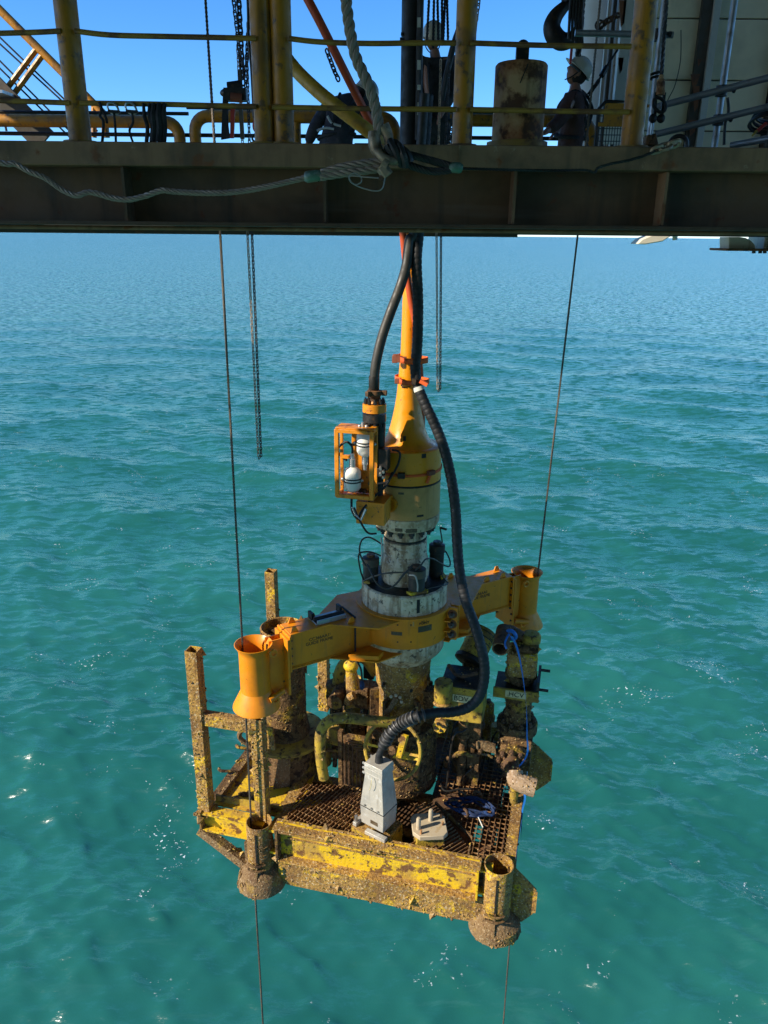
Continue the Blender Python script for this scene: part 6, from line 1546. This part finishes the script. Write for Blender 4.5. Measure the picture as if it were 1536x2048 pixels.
ob_ = tp('outlet_block', B().box((xb_, yb_ - .02, fz - .30), (.40, .42, .42)), 'growth_dark', bev=.012, grow=.7)
oc = ly(1024, 1512, xb_, yb_ - .26); oc = V((xb_ - .03, yb_ - .235, oc.z))
dn = V((.10, -1, -.28)).normalized()
of = tp('outlet_flange', B().cyl(oc, oc + dn * .07, .20, n=28), 'growth_dark', grow=.5)
u1_ = dn.orthogonal().normalized(); w1_ = dn.cross(u1_)
for k in range(8):
    a = 2 * PI * k / 8
    inst(bm5, 'bolt', of, axis_M(oc + dn * .07 + (u1_ * math.cos(a) + w1_ * math.sin(a)) * .15, dn), RIG)
e0 = oc + dn * .06
e1 = ly(1028, 1548, xb_, yb_ - .55); e2 = ly(1040, 1566, xb_ + .05, yb_ - .62); e3 = ly(1070, 1576, xb_ + .25, yb_ - .62)
tp('outlet_pipe', B().tube(spl([e0, e0 + dn * .12, e1], 4), .098, 18), 'rust_steel', grow=.4)
tp('outlet_elbow', B().tube(spl([e1 + V((0, .03, .02)), e1 + V((.02, -.03, -.04)), e2, e3], 6), [.098] * 7 + [.102] * 6 + [.108] * 6, 18), 'pale_crust', grow=.5, size=.010)
tp('elbow_support', B().cyl(e2 + V((-.06, .06, -.02)), V((e2.x - .06, e2.y + .06, ZD - .1)), .05, n=12), 'yellow_dull', grow=.5)
tp('block_post', B().box((xb_, yb_, (fz - .5 + ZD) / 2 - .05), (.26, .26, fz - .5 - ZD + .1)), 'growth_dark', grow=.5)
hk = [ly(u, v, .95, -.05) for u, v in ((954, 1482), (958, 1505), (975, 1510), (985, 1515))]
tp('side_handle', B().tube(spl(hk, 4), .016, 7), 'growth_tan', grow=1.5)
tp('side_wedge', B().prism([ly(955, 1480, .95, -.05), ly(990, 1494, 1.05, -.05), ly(992, 1508, 1.05, -.05), ly(962, 1500, .95, -.05)], (0, .06, 0)), 'growth_tan', grow=1.0)
tp('clutter_pipe', B().tube(spl([(.55, .1, -6.2), (.6, -.15, -5.9), (.75, -.2, -5.75), (.95, -.1, -5.8), (1.0, .1, -5.7)], 5), .03, 8), 'growth_dark', grow=.3)
tp('clutter_pipe', B().tube(spl([(.5, -.05, -6.26), (.6, -.3, -6.24), (.78, -.25, -6.22), (1.02, -.2, -6.2)], 5), .012, 6), 'black_steel')
tp('control_can', B().lathe([(0, -5.72), (.1, -5.73), (.12, -5.76), (.12, -6.28)], 20, (.72, .22, 0)), 'growth_dark', grow=.4)
# ---- pipework, fittings and brackets packed round the tree
rc_ = random.Random(21)
for k in range(26):
    left = k % 2 == 0
    x = rc_.uniform(-.95, -.40) if left else rc_.uniform(.48, 1.05); y = rc_.uniform(-.15, .75); z = rc_.uniform(-6.15, -5.25 if left else -5.55)
    m_ = ('growth_dark', 'rust_steel', 'yellow_dull', 'black_steel', 'growth')[k % 5]
    kind = k % 4
    if kind == 0:
        tp('pipe_run', B().tube(spl([(x, y, -6.3), (x, y, z), (x + rc_.uniform(-.1, .1), y + .1, z + .12), (x * .6, y * .4, z + .15)], 5), rc_.uniform(.018, .034), 8), m_, grow=.3)
    elif kind == 1:
        r0 = rc_.uniform(.05, .09)
        g_ = tp('valve_can', B().lathe([(0, z + .22), (r0 * .7, z + .215), (r0, z + .19), (r0, z + .03), (r0 * 1.25, z + .02), (r0 * 1.25, z - .03), (r0 * .8, z - .04), (r0 * .8, -6.3)], 18, (x, y, 0)), m_, grow=.4)
        tp('gland_nut', B().hexbolt((x, y, z + .21), (0, 0, 1), r0 * .4, .05), 'rust_steel', parent=g_)
    elif kind == 2:
        g_ = tp('bracket_box', B().box((x, y, z), (rc_.uniform(.1, .2), rc_.uniform(.1, .2), rc_.uniform(.12, .26)), rc_.uniform(-.3, .3)), m_, bev=.01, grow=.5)
        tp('bracket_leg', B().box((x, y + .02, (z - 6.3) / 2), (.05, .05, z + 6.3), 0), 'growth_dark', parent=g_)
    else:
        tp('control_line', B().tube(spl([(x, y - .1, -6.28), (x + .05, y - .12, z), (x + .15, y - .05, z + .08), (x + .22, y + .1, z - .02), (x + .2, y + .15, -6.25)], 5), .011, 6), 'black_steel')
# ---- blue rope heap and strap
rh = thing('rope_heap', 'tangled blue rope with rusty shackles heaped on the grating', 'rope', lz(945, 1620, ZD), RIG)
rc = lz(940, 1618, ZD + .05)
r_ = random.Random(3)
for k in range(4):
    n = 8; ph = r_.uniform(0, 6)
    pts = [rc + V((math.cos(ph + j * .8) * (.07 + .13 * r_.random()) * 1.6, math.sin(ph + j * .8) * (.06 + .10 * r_.random()), .01 + .05 * r_.random())) for j in range(n)]
    part('rope_coil', B().tube(spl(pts, 5), .016, 6), M['blue_rope'], rh, RIG)
for u, v in ((925, 1590), (955, 1588), (930, 1625), (908, 1604)):
    q = lz(u, v, ZD + .08); part('shackle', B().torus(q, (r_.uniform(-1, 1), 1, r_.uniform(-.4, .6)), .045, .016, 14, 7), M['rust_steel'], rh, RIG)
part('white_tail', B().tube(spl([lz(950, 1620, ZD + .06), lz(957, 1635, ZD + .07), lz(966, 1655, ZD + .05)], 4), .007, 6), M['paper'], rh, RIG)
bs_ = [ly(u, v, 1.2, hy2 - .34 - .1 * (v > 1400)) for u, v in ((1022, 1272), (1032, 1290), (1040, 1320), (1048, 1370), (1053, 1420), (1054, 1470), (1053, 1512))]
bs2 = [ly(u, v, 1.50, -.35) for u, v in ((1049, 1588), (1045, 1620), (1043, 1650), (1042, 1686))]
t = thing('blue_strap', 'bright blue strap tied to the valve top and hanging down past the outlet', 'strap', bs2[-1], RIG)
def ribbon(pts, w, m):
    b = B(); pts = spl(pts, 6); vs_ = []
    for i, p in enumerate(pts):
        a = i * .12; d = V((math.cos(a * .6), .4 * math.sin(a), 0)); vs_ += [p - d * w / 2 + V((0, -.003, 0)), p + d * w / 2 + V((0, -.003, 0)), p + d * w / 2 + V((0, .003, 0)), p - d * w / 2 + V((0, .003, 0))]
    fs = []
    for i in range(len(pts) - 1):
        for k in range(4): fs.append((i * 4 + k, i * 4 + (k + 1) % 4, i * 4 + 4 + (k + 1) % 4, i * 4 + 4 + k))
    fs += [(3, 2, 1, 0), tuple(len(vs_) - 4 + k for k in range(4))]
    return b.add(vs_, fs)
part('webbing', ribbon(bs_ + [V((1.36, -.2, -6.0))] + bs2, .025, 'blue_strap'), M['blue_strap'], t, RIG)
part('knot', B().torus(ly(1022, 1270, 1.2, hy2 - .1), (.3, 1, .2), .06, .022, 16, 7).tube(spl([ly(1018, 1268, 1.2, hy2 - .2), ly(1010, 1285, 1.2, hy2 - .3), ly(1013, 1298, 1.2, hy2 - .35)], 4), .012, 6), M['blue_strap'], t, RIG)
# wire draped on the right edge
solo('slack_wire', B().tube(spl([(1.50, -1.1, -6.55), (1.53, -.4, -6.42), (1.53, .5, -6.35), (1.5, 1.1, -6.3)], 5), .006, 5), M['steel'], 'thin bright wire lying along the right beam of the platform', 'wire', RIG)

# ---- marine growth: thousands of small crusts, one stuff part
def growth():
    rg = random.Random(5); out_v = []; out_f = []
    jobs = [(b, d, z, 0) for b, d, z in GROW] + [(b, d * .05, z * 3.0, 1) for b, d, z in GROW if d >= .8]
    for b, dens, size, big in jobs:
        tris = []
        for f in b.f:
            p0 = b.v[f[0]]
            for k in range(1, len(f) - 1):
                a, c = b.v[f[k]], b.v[f[k + 1]]; nr = (a - p0).cross(c - p0); ar = nr.length / 2
                if ar > 1e-6: tris.append((p0, a, c, nr.normalized(), ar))
        for p0, a, c, nr, ar in tris:
            e = ar * dens * 1500; n = int(e) + (rg.random() < e - int(e))
            for _ in range(n):
                s, t = rg.random(), rg.random()
                if s + t > 1: s, t = 1 - s, 1 - t
                p = p0 + (a - p0) * s + (c - p0) * t
                g_ = noise.noise(p * 1.7) + .8 * noise.noise(p * 7.0)
                if g_ < (.25 if big else rg.uniform(-.15, .55)): continue
                q = size * (.35 + rg.random() ** 4 * 2.0)
                u = nr.orthogonal().normalized(); w = nr.cross(u); an = rg.random() * 6
                u, w = u * math.cos(an) + w * math.sin(an), w * math.cos(an) - u * math.sin(an)
                o = len(out_v); k = 4
                hgt = q * rg.uniform(.5, 1.3)
                for i in range(k):
                    aa = i * PI * 2 / k; rr = q * rg.uniform(.6, 1.2)
                    out_v.append(p + (u * math.cos(aa) + w * math.sin(aa)) * rr - nr * q * .3)
                top = p + nr * hgt + u * q * rg.uniform(-.4, .4); out_v.append(top)
                for i in range(k): out_f.append((o + i, o + (i + 1) % k, o + k))
    g = B(); g.v = out_v; g.f = out_f
    o = part('marine_growth', g, M['crust'], tr, RIG, smooth=0); o['kind'] = 'stuff'
    print('growth pieces', len(out_f) // 4)
M['crust'] = mat('barnacle_crust', (.30, .19, .075), [((.46, .29, .03), 'noise', 4, .5, .6, .7), (PALE, 'noise', 45, .56, .64, .8), ((.09, .05, .025), 'noise', 28, .54, .62, .85)], .9, 0, (), .2)
growth()
